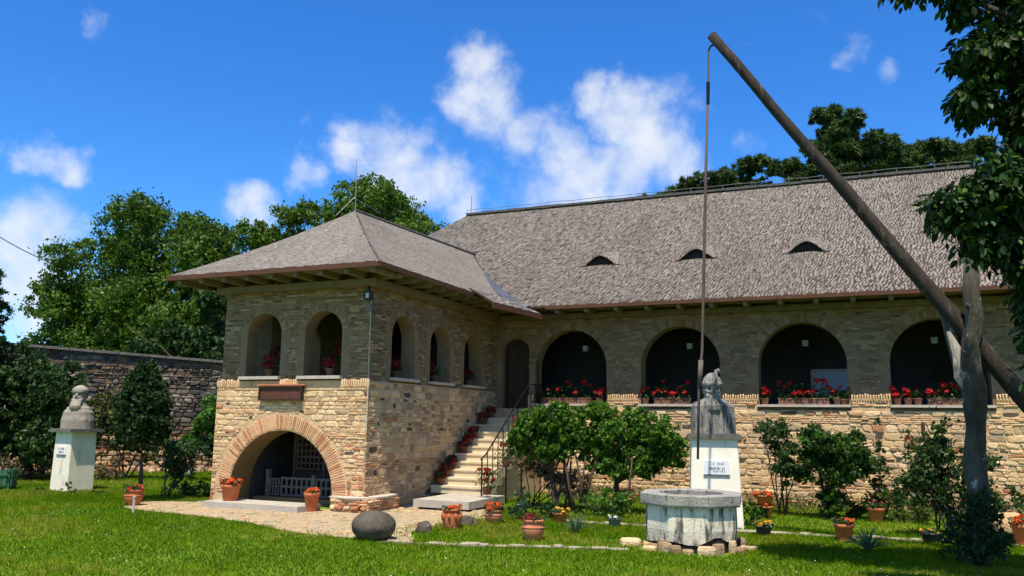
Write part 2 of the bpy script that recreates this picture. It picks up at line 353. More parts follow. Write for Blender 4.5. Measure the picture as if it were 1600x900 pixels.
def limbs(mb, base, fork, lumps, r0, mt, per=3, rng=random):
    if per == 0:
        mb.tube([Vector(base)+Vector((0,0,-.05)), Vector(base).lerp(Vector(fork), .5), fork], [r0, r0*.7, r0*.15], mt, 8); return
    base, fork = Vector(base), Vector(fork)
    mid = base.lerp(fork, .5) + Vector((rng.uniform(-1, 1), rng.uniform(-1, 1), 0)) * (fork-base).length * .04
    mb.tube([base + Vector((0, 0, -.05)), base.lerp(mid, .25) , mid, fork], [r0*1.35, r0, r0*.85, r0*.7], mt, 8, wob=.25)
    for l in lumps:
        c = Vector(l[:3])
        q = fork.lerp(c, .5) + Vector((rng.uniform(-1, 1), rng.uniform(-1, 1), rng.uniform(0, .6))) * (c-fork).length * .15
        mb.tube([fork, q, c], [r0*.5, r0*.3, r0*.12], mt, 5)
        for k in range(per):
            e = c + Vector((rng.uniform(-1, 1)*l[3], rng.uniform(-1, 1)*l[4], rng.uniform(-.6, 1)*l[5])) * .85
            mb.tube([q.lerp(c, .6), q.lerp(e, .6) + Vector((0, 0, .05)), e], [r0*.18, r0*.11, r0*.04], mt, 4)
def tree(name, label, cat, base, fork, lumps, n, leaf, mats, r0=.3, bark='bark', group=None, aspect=.5, flat=.3, fill=.35, clump=.16, per=26, droop=0, probs=None, squash=.8, twigs=3, sub=7, core=.78):
    t = empty(name, base, label, cat, group)
    mb = MB(); limbs(mb, base, fork, lumps, r0, bark, twigs); mb.build('trunk', t, smooth=True)
    P, C = lump_points(lumps, n, fill, clump, per, squash, sub, core)
    P[:, 2] = np.maximum(P[:, 2], base[2] + .02)
    leaf_cloud('crown', P, leaf, mats, t, flat, aspect, probs=probs, droop=droop, clumped=per)
    return t
def shrub(name, label, cat, base, lumps, n, leaf, mats, stems=5, r0=.025, bark='shrub_bark', group=None, flat=.2, aspect=.6, fill=.4, clump=.2, per=18, spread=.12, flowers=None, droop=0):
    t = empty(name, base, label, cat, group)
    mb = MB(); b = Vector(base)
    for k in range(stems):
        l = lumps[k % len(lumps)]; c = Vector(l[:3]) + Vector((random.uniform(-.5,.5)*l[3], random.uniform(-.5,.5)*l[4], random.uniform(-.3,.5)*l[5]))
        s = b + Vector((random.uniform(-1,1)*spread, random.uniform(-1,1)*spread, -.03))
        mb.tube([s, s.lerp(c, .4)+Vector((random.uniform(-.05,.05), 0, .02)), s.lerp(c, .7), c], [r0*1.2, r0, r0*.7, r0*.3], bark, 6)
        for j in range(3):
            e = c + Vector((random.uniform(-1,1)*l[3], random.uniform(-1,1)*l[4], random.uniform(-.4,1)*l[5]))*.8
            mb.tube([s.lerp(c, .6), e], [r0*.45, r0*.15], bark, 4)
    mb.build('stem', t, smooth=True)
    P, C = lump_points(lumps, n, fill, clump, per, core=.86)
    P[:, 2] = np.maximum(P[:, 2], base[2] + .01)
    leaf_cloud('foliage', P, leaf, mats, t, flat, aspect, droop=droop)
    if flowers:
        mt, k, sz = flowers
        for i in range(k):
            q = P[RNG.integers(len(P))]
            add_bloom(t, (q[0], q[1]-.03, q[2]+.02), sz, mt)
    return t
BLOOM = {}
def bloom_mesh(mt):
    if mt in BLOOM: return BLOOM[mt]
    V = []; F = []; rng = np.random.default_rng(3)
    for i in range(26):
        d = rng.normal(size=3); d[2] = abs(d[2])*.8 + .05 if i % 4 else d[2]; d /= np.linalg.norm(d)
        t = np.cross(d, rng.normal(size=3)); t /= np.linalg.norm(t); b = np.cross(d, t); p = d * rng.uniform(.25, .42); s = .22
        k = len(V); V += [p - t*s, p - b*s + d*.06, p + t*s, p + b*s + d*.06]; F.append((k, k+1, k+2, k+3))
    me = bpy.data.meshes.new('flower_head'); me.from_pydata([tuple(v) for v in V], [], F); me.materials.append(M(mt)); BLOOM[mt] = me
    return me
def add_bloom(parent, loc, s, mt, name='flower_head'):
    o = bpy.data.objects.new(name, bloom_mesh(mt)); COL.objects.link(o)
    o.location = loc; o.scale = (s, s, s*random.uniform(.75, 1)); o.rotation_euler = (random.uniform(-.4, .4), random.uniform(-.4, .4), random.uniform(0, 6.3))
    return put(o, parent)

# ------------------------------------------------------------------ masonry
UNIT = []
def make_units():
    rng = random.Random(9)
    for k in range(14):
        n = 8; out = []
        corner = [(-.5,-.5),(0,-.5),(.5,-.5),(.5,0),(.5,.5),(0,.5),(-.5,.5),(-.5,0)]
        for (x, z) in corner:
            j = .12 if k < 10 else .04
            cut = .82 if (x and z and rng.random() < .6 and k < 10) else 1
            out.append(((x + rng.uniform(-j, j)*.6) * cut, (z + rng.uniform(-j, j)*.8) * cut))
        vs = [(x, 0, z) for x, z in out]
        vs += [(x*.97, -.7, z*.95) for x, z in out]
        vs += [(x*.82, -1 - rng.uniform(-.12, .12), z*.74) for x, z in out]
        fs = []
        for i in range(n):
            j = (i+1) % n
            fs += [(i, j, j+n, i+n), (i+n, j+n, j+2*n, i+2*n)]
        vs.append((rng.uniform(-.15, .15), -1.1, rng.uniform(-.15, .15)))
        for i in range(n): fs.append((i+2*n, (i+1) % n + 2*n, 3*n))
        UNIT.append((vs, fs))
make_units()
UMESH = {}
def unit_mesh(k, nm):
    if (k, nm) not in UMESH:
        me = bpy.data.meshes.new(nm); me.from_pydata(*[UNIT[k][0], [], UNIT[k][1]]); me.materials.append(None); UMESH[(k, nm)] = me
    return UMESH[(k, nm)]
def layout(W, z0, z1, blocked, rng, style):
    """courses of stones and bricks; blocked(x0,x1,za,zb) tells whether a piece would cover an opening"""
    out = []; z = z0
    hm, hM, wm, wM, pb = style['hmin'], style['hmax'], style['wmin'], style['wmax'], style['pbrick']
    def piece(x0, x1, za, zb, kind, d=0):
        if x1 - x0 < .03 or zb-za < .02: return
        if blocked(x0, x1, za, zb):
            if d < 3 and (x1-x0) > .08:
                c = (x0+x1)/2; piece(x0, c-.004, za, zb, kind, d+1); piece(c+.004, x1, za, zb, kind, d+1)
            return
        out.append((x0, x1, za, zb, kind))
    while z < z1 - .03:
        lowf = style.get('lowbrick', 0) * max(0, 1 - (z - z0) / .9)
        if rng.random() < pb + lowf:
            for _ in range(rng.choice([1, 1, 2, 3])):
                if z > z1 - .03: break
                h = min(rng.uniform(.042, .055), z1 - z); x = -rng.uniform(0, .2)
                while x < W:
                    w = rng.uniform(.16, .30)
                    if rng.random() > .08: piece(max(x, 0)+.005, min(x+w, W)-.005, z+.005, z+h-.005, 'brick')
                    x += w
                z += h
        else:
            h = min(rng.uniform(hm, hM), z1 - z)
            if z1 - z - h < .05: h = z1 - z
            x = -rng.uniform(0, wM*.5)
            while x < W:
                w = rng.uniform(wm, wM) * (1.25 if h > (hm+hM)/2 else .9)
                a, b = max(x, 0)+.008, min(x+w, W)-.008
                rr = rng.random()
                if rr < .03: pass
                elif rr < .22 and h > .1:
                    zc = z + h*rng.uniform(.4, .6); piece(a, b, z+.007, zc-.004, 'stone')
                    c = a+(b-a)*rng.uniform(.35, .65); piece(a, c-.006, zc+.004, z+h-.006, 'stone'); piece(c+.006, b, zc+.004, z+h-.006, 'stone')
                elif rr < .25 and h > .09:
                    k = max(2, int(h/.05))
                    for q in range(k): piece(a, b, z+h*q/k+.004, z+h*(q+1)/k-.004, 'brick')
                else: piece(a, b, z+.007, z+h*rng.uniform(.88, .99)-.006, 'stone')
                x += w
            z += h
    return out
PIECES = []     # every wall piece of the house: (weight, matrix, unit, material, kind, wall object)
def fill_wall(T, W, z0, z1, blocked, rng, style, wall, camp=(0, 0, 1.8), store=None):
    """T maps (x along wall, outward -y, z) to the world"""
    store = PIECES if store is None else store
    for (x0, x1, za, zb, kd) in layout(W, z0, z1, blocked, rng, style):
        sx, sz = x1-x0, zb-za; dp = rng.uniform(*style.get('depth', (.012, .035)))
        if kd == 'brick': dp = rng.uniform(.012, .026); k = rng.randrange(10, 14); mt = rng.choice(style['bricks'])
        else: k = rng.randrange(10); mt = rng.choice(style['stones'])
        rp_ = style['red']((x0+x1)/2, (za+zb)/2) if 'red' in style else 0
        if rng.random() < rp_: mt = rng.choice([BRICK[0], BRICK[3], BRICK[1], BRICK[0], STONE[7]]); dp *= rng.uniform(.6, 1.6)
        elif rng.random() < style.get('gap', 0): mt = M('joint_dark'); dp = .004; sx *= .9; sz *= .8
        mm = T @ Matrix.Translation(((x0+x1)/2, 0, (za+zb)/2)) @ Matrix.Rotation(rng.uniform(-.03, .03), 4, 'Y') @ Matrix.Diagonal((sx, dp, sz, 1))
        p = mm.translation; d2 = (p - Vector(camp)).length
        store.append((sx*sz/d2/d2, mm, k, mt, kd, wall))
def emit_pieces(store, parent_stuff, limit=300):
    for kd, nm in (('stone', 'stone'), ('brick', 'brick')):
        L = sorted([p for p in store if p[4] == kd], key=lambda p: -p[0])
        for (w, mm, k, mt, _, wall) in L[:limit]:
            o = bpy.data.objects.new(nm, unit_mesh(k, nm)); COL.objects.link(o)
            o.parent = wall; o.matrix_parent_inverse = PM(wall).inverted(); o.matrix_basis = mm
            s = o.material_slots[0]; s.link = 'OBJECT'; s.material = mt
        if len(L) > limit:
            mb = MB()
            for (w, mm, k, mt, _, wall) in L[limit:]:
                mb.add([mm @ Vector(v) for v in UNIT[k][0]], UNIT[k][1], mt)
            mb.build('small_' + nm + 'work', parent_stuff, kind='stuff')
def in_arch(x, z, A, pad=0):
    cx, hw, zs, zsp, rise = A
    if z < zs - pad or abs(x-cx) > hw+pad: return False
    if z < zsp: return True
    return ((x-cx)/(hw+pad))**2 + ((z-zsp)/(rise+pad))**2 < 1
def blocker(arches, pad, extra=()):
    def f(x0, x1, za, zb):
        for (a, b, c, d) in extra:
            if x1 > a and x0 < b and zb > c and za < d: return True
        for A in arches:
            for x in (x0, (x0+x1)/2, x1):
                for z in (za, (za+zb)/2, zb):
                    if in_arch(x, z, A, pad): return True
        return False
    return f
def arch_wall(T, W, z0, z1, th, arches, mt, name, parent, seg=18, label=None, jamb=None):
    """slab with arched openings: front at y=0, back at y=th"""
    mb = MB()
    def quad(p, rev=False):
        f = (0, 1, 2, 3) if not rev else (3, 2, 1, 0)
        mb.add([T @ Vector(q) for q in p], [f], mt)
    def rect(xa, xb, za, zb):
        if xb-xa < 1e-4 or zb-za < 1e-4: return
        quad([(xa,0,za),(xb,0,za),(xb,0,zb),(xa,0,zb)]); quad([(xa,th,za),(xb,th,za),(xb,th,zb),(xa,th,zb)], True)
    x = 0
    for A in sorted(arches):
        cx, hw, zs, zsp, rise = A
        rect(x, cx-hw, z0, z1); rect(cx-hw, cx+hw, z0, zs)
        pts = [(cx-hw, zs), (cx-hw, zsp)] + [(cx-hw*math.cos(math.pi*k/seg), zsp+rise*math.sin(math.pi*k/seg)) for k in range(1, seg)] + [(cx+hw, zsp), (cx+hw, zs)]
        for (a, za), (b, zb) in zip(pts[1:-2], pts[2:-1]):
            quad([(a,0,za),(b,0,zb),(b,0,z1),(a,0,z1)]); quad([(a,th,za),(b,th,zb),(b,th,z1),(a,th,z1)], True)
        for (a, za), (b, zb) in zip(pts, pts[1:]+pts[:1]):
            mb.add([T @ Vector(q) for q in [(a,0,za),(a,th,za),(b,th,zb),(b,0,zb)]], [(0,1,2,3)], jamb or mt)
        x = cx+hw
    rect(x, W, z0, z1)
    quad([(0,0,z0),(0,0,z1),(0,th,z1),(0,th,z0)]); quad([(W,0,z0),(W,th,z0),(W,th,z1),(W,0,z1)])
    quad([(0,0,z1),(W,0,z1),(W,th,z1),(0,th,z1)]); quad([(0,0,z0),(0,th,z0),(W,th,z0),(W,0,z0)])
    return mb.build(name, parent, label=label)
def voussoirs(T, A, ln, n, mats, store, wall, rng, rows=1, dp=.03, weight=0):
    cx, hw, zs, zsp, rise = A
    for rw in range(rows):
        for k in range(n):
            a = math.pi*(k+.5)/n
            e = rng.uniform(.9, 1.05)
            rr = ln*(rw+.5) + .005
            px, pz = cx-(hw+rr)*math.cos(a), zsp+(rise+rr)*math.sin(a)
            wd = math.pi*(hw+rr)/n*.80
            mm = T @ Matrix.Translation((px, 0, pz)) @ Matrix.Rotation(-(math.pi/2-a), 4, 'Y') @ Matrix.Diagonal((wd, dp*rng.uniform(.6, 1.1), ln*.95*e, 1))
            store.append((weight, mm, rng.randrange(10, 14), rng.choice(mats), 'brick', wall))

def TF(x, y, z, rz): return Matrix.Translation((x, y, z)) @ Matrix.Rotation(rz, 4, 'Z')

# ------------------------------------------------------------------ ground, lawn, paths
def sheet(name, poly, z, mt, kind='structure', parent=None):
    mb = MB(); mb.add([(x, y, z) for x, y in poly], [tuple(range(len(poly)))], mt); return mb.build(name, parent, kind=kind)
mat('lawn_soil', (.14,.24,.006), (.085,.155,.005), 1.1, .95, .8, 60, stain=(5, .56, .72, (.12,.15,.03), None), detail=9)
mat('gravel', (.44,.345,.21), (.31,.24,.14), 7, .95, 1.0, 34, stain=(1.5, .55, .68, (.16,.19,.06), None), detail=8)
mat('path_stone', (.40,.345,.25), (.25,.22,.14), 6, .95, .6, 30)
mat('path_earth', (.20,.17,.10), (.12,.13,.04), 6, .95, .8, 40)
sheet('ground', [(-600,-300),(600,-300),(600,900),(-600,900)], 0, 'lawn_soil')
PATH = [(-14.6,13.95),(-14.0,12.75),(-13.2,12.5),(-11.6,12.35),(-10.2,12.0),(-9.0,11.45),(-8.2,11.2),(-7.3,11.25),(-6.55,11.2),(-6.55,11.5),(-7.0,12.2),(-7.15,12.9),(-7.0,13.6),(-6.75,14.4),(-7.0,15.3),(-7.3,16.4),(-9.39,16.4),(-9.39,14.5),(-13.2,14.5),(-13.6,14.3)]
sheet('gravel_path', PATH, .006, 'gravel')
SP1 = [(-6.9,10.98),(-6.2,11.05),(-5.2,11.4),(-4.2,11.75),(-3.3,12.05),(-3.4,12.25),(-4.3,11.98),(-5.3,11.65),(-6.3,11.3),(-7.0,11.25)]
SP2 = [(-5.6,14.85),(-4,14.8),(-2.1,14.9),(0,15.05),(2.2,15.25),(6,15.5),(6,15.95),(2.2,15.7),(0,15.5),(-2.1,15.3),(-4,15.2),(-5.6,15.2)]
sheet('stone_edging', SP1, .008, 'path_earth')
sheet('garden_path', SP2, .008, 'path_earth')
def inside(poly, X, Y):
    c = np.zeros(X.shape, bool); n = len(poly)
    for i in range(n):
        x1, y1 = poly[i]; x2, y2 = poly[i-1]
        c ^= ((y1 > Y) != (y2 > Y)) & (X < (x2-x1)*(Y-y1)/(y2-y1+1e-9)+x1)
    return c
def flag(mb, x, y, sx, sy, h, rz, rng, mt, z0=.0):
    n = 7; o = []
    for k in range(n):
        a = 2*math.pi*k/n + rng.uniform(-.2, .2); r = rng.uniform(.82, 1.05)
        u, v = math.cos(a)*sx*r/2, math.sin(a)*sy*r/2; o.append((x+u*math.cos(rz)-v*math.sin(rz), y+u*math.sin(rz)+v*math.cos(rz)))
    vs = [(a, b, z0) for a, b in o] + [(a, b, z0+h*.7) for a, b in o] + [(x+(a-x)*.86, y+(b-y)*.86, z0+h) for a, b in o]
    fs = []
    for i in range(n):
        j = (i+1) % n; fs += [(i, j, j+n, i+n), (i+n, j+n, j+2*n, i+2*n)]
    fs.append(tuple(range(2*n, 3*n))); mb.add(vs, fs, mt)
rg = random.Random(21)
def lay_flags(name, pts, wid, parentname, step, n_across=1):
    par = bpy.data.objects[parentname]
    for (x1, y1), (x2, y2) in zip(pts, pts[1:]):
        L = math.hypot(x2-x1, y2-y1); k = max(1, int(L/step)); a = math.atan2(y2-y1, x2-x1)
        for i in range(k):
            for j in range(n_across):
                if rg.random() < .06: continue
                t = (i+.5+rg.uniform(-.3, .3))/k; off = (j-(n_across-1)/2)*wid/n_across + rg.uniform(-.06, .06)
                x, y = x1+(x2-x1)*t-math.sin(a)*off, y1+(y2-y1)*t+math.cos(a)*off
                mb = MB(); flag(mb, x, y, step*rg.uniform(.55, 1.45), wid/n_across*rg.uniform(.45, 1.15), rg.uniform(.012, .04), a+rg.uniform(-.2, .2), rg, 'path_stone')
                mb.build('flagstone', par)
lay_flags('e', [(-6.9,11.12),(-6.2,11.18),(-5.2,11.52),(-4.2,11.86),(-3.35,12.15)], .24, 'stone_edging', .26, 1)
lay_flags('p', [(-5.5,15.02),(-4,15.0),(-2.1,15.1),(0,15.28),(2.2,15.48),(4.5,15.6)], .36, 'garden_path', .34)
# loose pebbles and chips on the gravel
mb = MB(); X = RNG.uniform(-14.4, -6.6, 9000); Y = RNG.uniform(11.1, 16.3, 9000); ok = inside(PATH, X, Y)
for x, y in list(zip(X[ok], Y[ok]))[:1700]:
    s = rg.uniform(.015, .055) if rg.random() > .08 else rg.uniform(.06, .16); flag(mb, x, y, s, s*rg.uniform(.6, 1), s*.25 if s < .06 else .02, rg.uniform(0, 6), rg, rg.choice(['path_stone', STONE[0], STONE[2], STONE[4]]), .004)
mb.build('pebbles', None, kind='stuff')

def grass(name, n, xr, yr, hmin, hmax, wid, keepout, mats, probs=None):
    X = RNG.uniform(*xr, n); Y = RNG.uniform(*yr, n)
    # camera distance thinning: denser where it shows, also a wedge test so no blade is spent far outside the view
    th = np.degrees(np.arctan2(X, Y)); ok = (th > -62) & (th < 16) & (np.hypot(X, Y) > 7.0)
    jx = np.array([mnoise.noise(Vector((x*2.3, y*2.3, 7))) for x, y in zip(X, Y)])*.22
    for k_, pl in enumerate(keepout): ok &= ~(inside(pl, X+jx, Y-jx*.8) if k_ < 3 else inside(pl, X, Y))
    X, Y = X[ok], Y[ok]; n = len(X)
    patch = np.array([mnoise.noise(Vector((x*.9, y*.9, 0))) for x, y in zip(X, Y)])
    dry = np.array([mnoise.noise(Vector((x*.35+9, y*.5, 2)))+.5*mnoise.noise(Vector((x*3.1, y*3.1, 4))) for x, y in zip(X, Y)])
    h = RNG.uniform(hmin, hmax, n) * (1 + .45*patch); a = RNG.uniform(0, 6.28, n); ln = RNG.normal(size=(n, 2)) * h[:, None] * .45
    w = wid * RNG.uniform(.6, 1.3, n)
    Z = np.zeros(n)
    v0 = np.stack([X-np.cos(a)*w, Y-np.sin(a)*w, Z], 1); v1 = np.stack([X+np.cos(a)*w, Y+np.sin(a)*w, Z], 1); v2 = np.stack([X+ln[:, 0], Y+ln[:, 1], h], 1)
    V = np.stack([v0, v1, v2], 1).reshape(-1, 3); F = np.arange(n*3).reshape(n, 3)
    r = RNG.random(n) + patch*.8
    mi = np.where(r < .28, 2, np.where(r < .72, 0, np.where(r < 1.06, 1, 3)))
    mi = np.where((dry > .16) & (RNG.random(n) < .60), np.where(RNG.random(n) < .5, 3, 4), mi)
    mi = np.where((dry < -.22) & (RNG.random(n) < .6), 2, mi)
    return fast_mesh(name, V, F, mats, mi, None, 'stuff')
SLAB = [(-8.75,15.35),(-7.4,15.35),(-7.4,17.2),(-8.75,17.2)]
HOUSE = [(-13.2,14.4),(-9.3,14.4),(-9.3,20.6),(9,20.6),(9,30),(-18,30),(-18,20.6),(-13.2,20.6)]
KO = [PATH, SP1, SP2, SLAB, HOUSE, [(-3.25,12.1),(-1.95,12.1),(-1.9,13.4),(-3.3,13.4)]]
grass('lawn_grass', 430000, (-24, 4.5), (5.5, 16), .025, .065, .006, KO, G_GRASS)
grass('far_lawn_grass', 170000, (-27, 6), (13, 23), .03, .075, .009, KO, G_GRASS)
# clover flowers scattered in the lawn
n_ = 380; X = RNG.uniform(-16, 4, n_); Y = RNG.uniform(7, 14.5, n_); k_ok = np.ones(n_, bool)
for pl in KO: k_ok &= ~inside(pl, X, Y)
leaf_cloud('clover_flowers', np.stack([X, Y, RNG.uniform(.04, .07, n_)], 1)[k_ok], .016, [M('petal_white')], None, .8, .9)
grass('grass_tuft', 15000, (-8.5, 5.5), (10.9, 15.8), .03, .075, .008, [[(-3.25,12.1),(-1.95,12.1),(-1.9,13.4),(-3.3,13.4)]] + [SLAB, HOUSE, [(-14.7,11.9),(-7.6,11.5),(-7.3,15),(-7.3,16.6),(-9.4,16.6),(-14.7,14.6)]], G_GRASS)

# ------------------------------------------------------------------ the house
house = empty('stone_house', (-4, 22, 0), 'long stone house with an arcaded gallery, projecting porch wing and grey shingle roof', 'house')
rb = random.Random(31)
ST_LOW = dict(hmin=.075, hmax=.18, wmin=.09, wmax=.32, pbrick=.09, lowbrick=.30, stones=STONE[:7]+[STONE[0], STONE[5], STONE[1]], bricks=[BRICK[1], BRICK[2], BRICK[4], STONE[0], BRICK[0]], depth=(.008, .028), gap=.05,
    red=lambda x, z: .04+.42*max(0, 1-z/.75)*(.5+.5*math.sin(x*1.9+.6))+.30*max(0, mnoise.noise(Vector((x*.8, z*1.6, 3)))-.12))
ST_PORCH = dict(hmin=.06, hmax=.13, wmin=.09, wmax=.28, pbrick=.22, lowbrick=.6, stones=STONE[:7]+[STONE[1], STONE[3]], bricks=BRICK[1:3]+[BRICK[4]]+STONE[1:3], depth=(.005, .017), gap=.035,
    red=lambda x, z: .03+.75*max(0, 1-abs(x-3.75)/.95)*max(0, 1-z/1.75)+.5*max(0, 1-abs(x-.1)/.6)*max(0, 1-z/1.0)+.25*max(0, mnoise.noise(Vector((x*1.1, z*2.0, 5)))-.2))
ST_SIDE = dict(hmin=.07, hmax=.17, wmin=.10, wmax=.32, pbrick=.12, lowbrick=.25, stones=[STONE[0],STONE[2],STONE[4],STONE[6],STONE[1],SHADE_TONE[3]], bricks=[STONE[2],STONE[4],BRICK[0],STONE[0]], depth=(.006, .022), gap=.06,
    red=lambda x, z: .02+.35*max(0, 1-x/1.2)*max(0, 1-z/1.6)+.18*max(0, 1-z/.6))
ST_UP = dict(hmin=.06, hmax=.11, wmin=.16, wmax=.34, pbrick=.55, stones=SHADE_TONE, bricks=SHADE_TONE[:4]+[STONE[4]], depth=(.005, .016), gap=.03)
XW, YF, YM, XE, XR = -13.18, 14.43, 20.68, -9.39, 8.0
# main facade: lower wall, 6 cm proud of the upper wall
low_z = 2.16
AR = [(-7.2335+2.8783*k+9.39, .989, 2.29, 3.24, .989) for k in range(6)]
AR = [a for a in AR if a[0]+a[1] < XR+9.39]
Tm0 = TF(XE, YM-.07, 0, 0); Tm = TF(XE, YM, 0, 0)
wall_low = arch_wall(Tm0, XR-XE, -.1, low_z, .6, [], 'mortar', 'lower_wall', house)
DOOR = (.60, .40, 1.5, 3.72, .30)
wall_up = arch_wall(Tm, XR-XE, low_z, 4.86, .5, [(DOOR[0], DOOR[1], low_z, DOOR[3], DOOR[4])] + AR, 'mortar_deep_shade', 'arcade_wall', house)
rubble_x0 = 1.45
fill_wall(Tm0 @ Matrix.Translation((rubble_x0, 0, 0)), XR-XE-rubble_x0, .0, low_z-.30, lambda *a: False, rb, ST_LOW, wall_low)
# rows of brick on edge that crown the lower wall (in sun) just below the sills
def soldier(T, x0, x1, zb, h, store, wall, rng, mats, blocked=None, depth=.05, wd=.052):
    x = x0
    while x < x1:
        w = wd*rng.uniform(.85, 1.1)
        if not (blocked and blocked(x, x+w, zb, zb+h)):
            hh = h*rng.uniform(.86, 1.06)
            mm = T @ Matrix.Translation((x+w/2, 0, zb+hh/2)) @ Matrix.Rotation(rng.uniform(-.04, .04), 4, 'Y') @ Matrix.Diagonal((w*.72, depth*rng.uniform(.8, 1.15), hh, 1))
            store.append((.00012*h, mm, rng.randrange(10, 14), rng.choice(mats), 'brick', wall))
        x += w*1.12
fill_wall(Tm0 @ Matrix.Translation((rubble_x0, 0, 0)), XR-XE-rubble_x0, low_z-.30, low_z-.13, lambda *a: False, rb, dict(ST_LOW, pbrick=1.0, bricks=[BRICK[2], BRICK[4], STONE[1]]), wall_low)
fill_wall(Tm0 @ Matrix.Translation((rubble_x0, 0, 0)), XR-XE-rubble_x0, low_z-.13, low_z, lambda *a: False, rb, ST_LOW, wall_low)
# between the arches the proud lower wall rises to an uneven row of bricks on edge
cuts = [1.0] + [v for A in AR for v in (A[0]-A[1]-.05, A[0]+A[1]+.05)] + [XR-XE]
for a, b in zip(cuts[0::2], cuts[1::2]):
    if b-a > .1:
        mb = MB(); mb.box((a+XE, YM-.07, low_z+.001), (b+XE, YM-.002, 2.42), 'mortar'); mb.build('pier_band', wall_low)
        fill_wall(Tm0 @ Matrix.Translation((a, 0, 0)), b-a, low_z+.09, 2.37, lambda *q: False, rb, dict(ST_LOW, pbrick=1.0, bricks=[BRICK[2], BRICK[4], STONE[1]]), wall_low)
        soldier(Tm0, a, b, 2.37, .16, PIECES, wall_low, rb, [BRICK[2], STONE[1], STONE[0]], None, .032)
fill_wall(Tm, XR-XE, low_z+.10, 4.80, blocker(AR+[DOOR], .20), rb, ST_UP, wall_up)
for A in AR: voussoirs(Tm, A, .19, 40, SHADE_TONE, PIECES, wall_up, rb, 1, .014)
for A in AR[:4]:
    mb = MB(); mb.box((A[0]-A[1]-.04+XE, YM-.14, 2.235), (A[0]+A[1]+.04+XE, YM+.48, 2.292), 'sill_stone'); mb.build('window_sill', wall_up)
for A in AR[4:]:
    mb = MB(); mb.box((A[0]-A[1]-.04+XE, YM-.14, 2.235), (A[0]+A[1]+.04+XE, YM+.48, 2.292), 'sill_stone'); mb.build('window_sill', wall_up)
# putlog holes and small irons in the lower wall
for (x, z) in ((-2.02, 1.72), (1.0, 1.78), (-5.6, 1.35)):
    mb = MB(); mb.box((x-.035, YM-.135, z-.13), (x+.035, YM-.10, z+.13), 'dark_wood'); mb.build('iron_cramp', wall_low)
# gallery behind the arches
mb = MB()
mb.box((XE+.02, YM+.52, 1.30), (XR, 23.6, 1.48), 'dark_wood'); mb.build('gallery_floor', house)  # dark floor colour deepens the gallery's shade
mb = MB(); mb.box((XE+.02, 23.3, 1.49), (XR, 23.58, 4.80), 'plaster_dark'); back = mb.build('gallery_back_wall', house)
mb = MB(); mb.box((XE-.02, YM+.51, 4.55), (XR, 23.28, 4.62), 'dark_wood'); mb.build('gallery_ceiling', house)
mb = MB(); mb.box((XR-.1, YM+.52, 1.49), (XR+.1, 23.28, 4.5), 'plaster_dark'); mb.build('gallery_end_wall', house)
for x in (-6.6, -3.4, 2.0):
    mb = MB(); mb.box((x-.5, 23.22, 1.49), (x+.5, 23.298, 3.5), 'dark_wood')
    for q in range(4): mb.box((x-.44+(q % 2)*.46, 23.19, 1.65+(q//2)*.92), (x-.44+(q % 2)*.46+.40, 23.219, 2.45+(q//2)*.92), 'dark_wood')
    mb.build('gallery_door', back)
# bright blue-grey framed window seen through the third arch
mb = MB(); mb.box((-1.40, 23.22, 2.62), (-.42, 23.27, 3.22), 'pane_blue'); pb = mb.build('window', back)
mb = MB()
for a in ((-1.44, 23.19, 2.57, -.38, 2.62), (-1.44, 23.19, 3.22, -.38, 3.27)): mb.box((a[0], 23.18, a[2]), (a[3], 23.25, a[4]), 'sill_stone')
mb.box((-1.45, 23.18, 2.62), (-1.40, 23.25, 3.22), 'sill_stone'); mb.box((-.42, 23.18, 2.62), (-.37, 23.25, 3.22), 'sill_stone'); mb.build('window_frame', back)
# door at the head of the stairs
mb = MB()
for k in range(6): mb.box((XE+.34+k*.144, YM+.12, 1.72), (XE+.34+k*.144+.138, YM+.165+.006*(k % 2), 4.0), 'dark_wood')
mb.box((XE+.36, YM+.10, 2.0), (XE+1.16, YM+.118, 2.1), 'dark_wood'); mb.box((XE+.36, YM+.10, 3.1), (XE+1.16, YM+.118, 3.2), 'dark_wood')
mb.build('stair_door', wall_up)

# porch wing
W3 = XE-XW; D3 = YM-YF
lz = 2.60
GATE = (-11.42-XW, 1.33, -.1, .26, 1.31)
FW = [(-12.08-XW, .46, 2.70, 3.61, .46), (-10.53-XW, .47, 2.70, 3.61, .46)]
EW = [(1.37, .50, 2.70, 3.58, .50), (3.08, .50, 2.70, 3.56, .48), (4.85, .50, 2.70, 3.54, .46)]
Tf0 = TF(XW-.05, YF-.06, 0, 0); Tf = TF(XW, YF, 0, 0)
Te0 = TF(XE+.045, YF-.06, 0, math.pi/2); Te = TF(XE, YF, 0, math.pi/2)
pw_low = arch_wall(Tf0, W3+.095, -.1, lz, .66, [(GATE[0]+.05, GATE[1], GATE[2], GATE[3], GATE[4])], 'mortar', 'porch_lower_wall', house, seg=28, jamb='vault_brick')
pw_up = arch_wall(Tf, W3, lz, 4.86, .36, FW, 'mortar_deep_shade', 'porch_upper_wall', house)
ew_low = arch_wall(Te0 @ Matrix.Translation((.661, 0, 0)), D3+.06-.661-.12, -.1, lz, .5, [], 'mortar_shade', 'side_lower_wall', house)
ew_up = arch_wall(Te @ Matrix.Translation((.361, 0, 0)), D3-.361-.004, lz, 4.86, .36, [(a-.361, b, c, d, e) for a, b, c, d, e in EW], 'mortar_deep_shade', 'side_upper_wall', house)
Tw = TF(XW, YM, 0, -math.pi/2)
ww = arch_wall(Tw, D3-.96, -.1, 4.86, .5, [(1.6, .5, 2.7, 3.58, .5), (3.9, .5, 2.7, 3.58, .5)], 'mortar_deep_shade', 'west_wall', house)
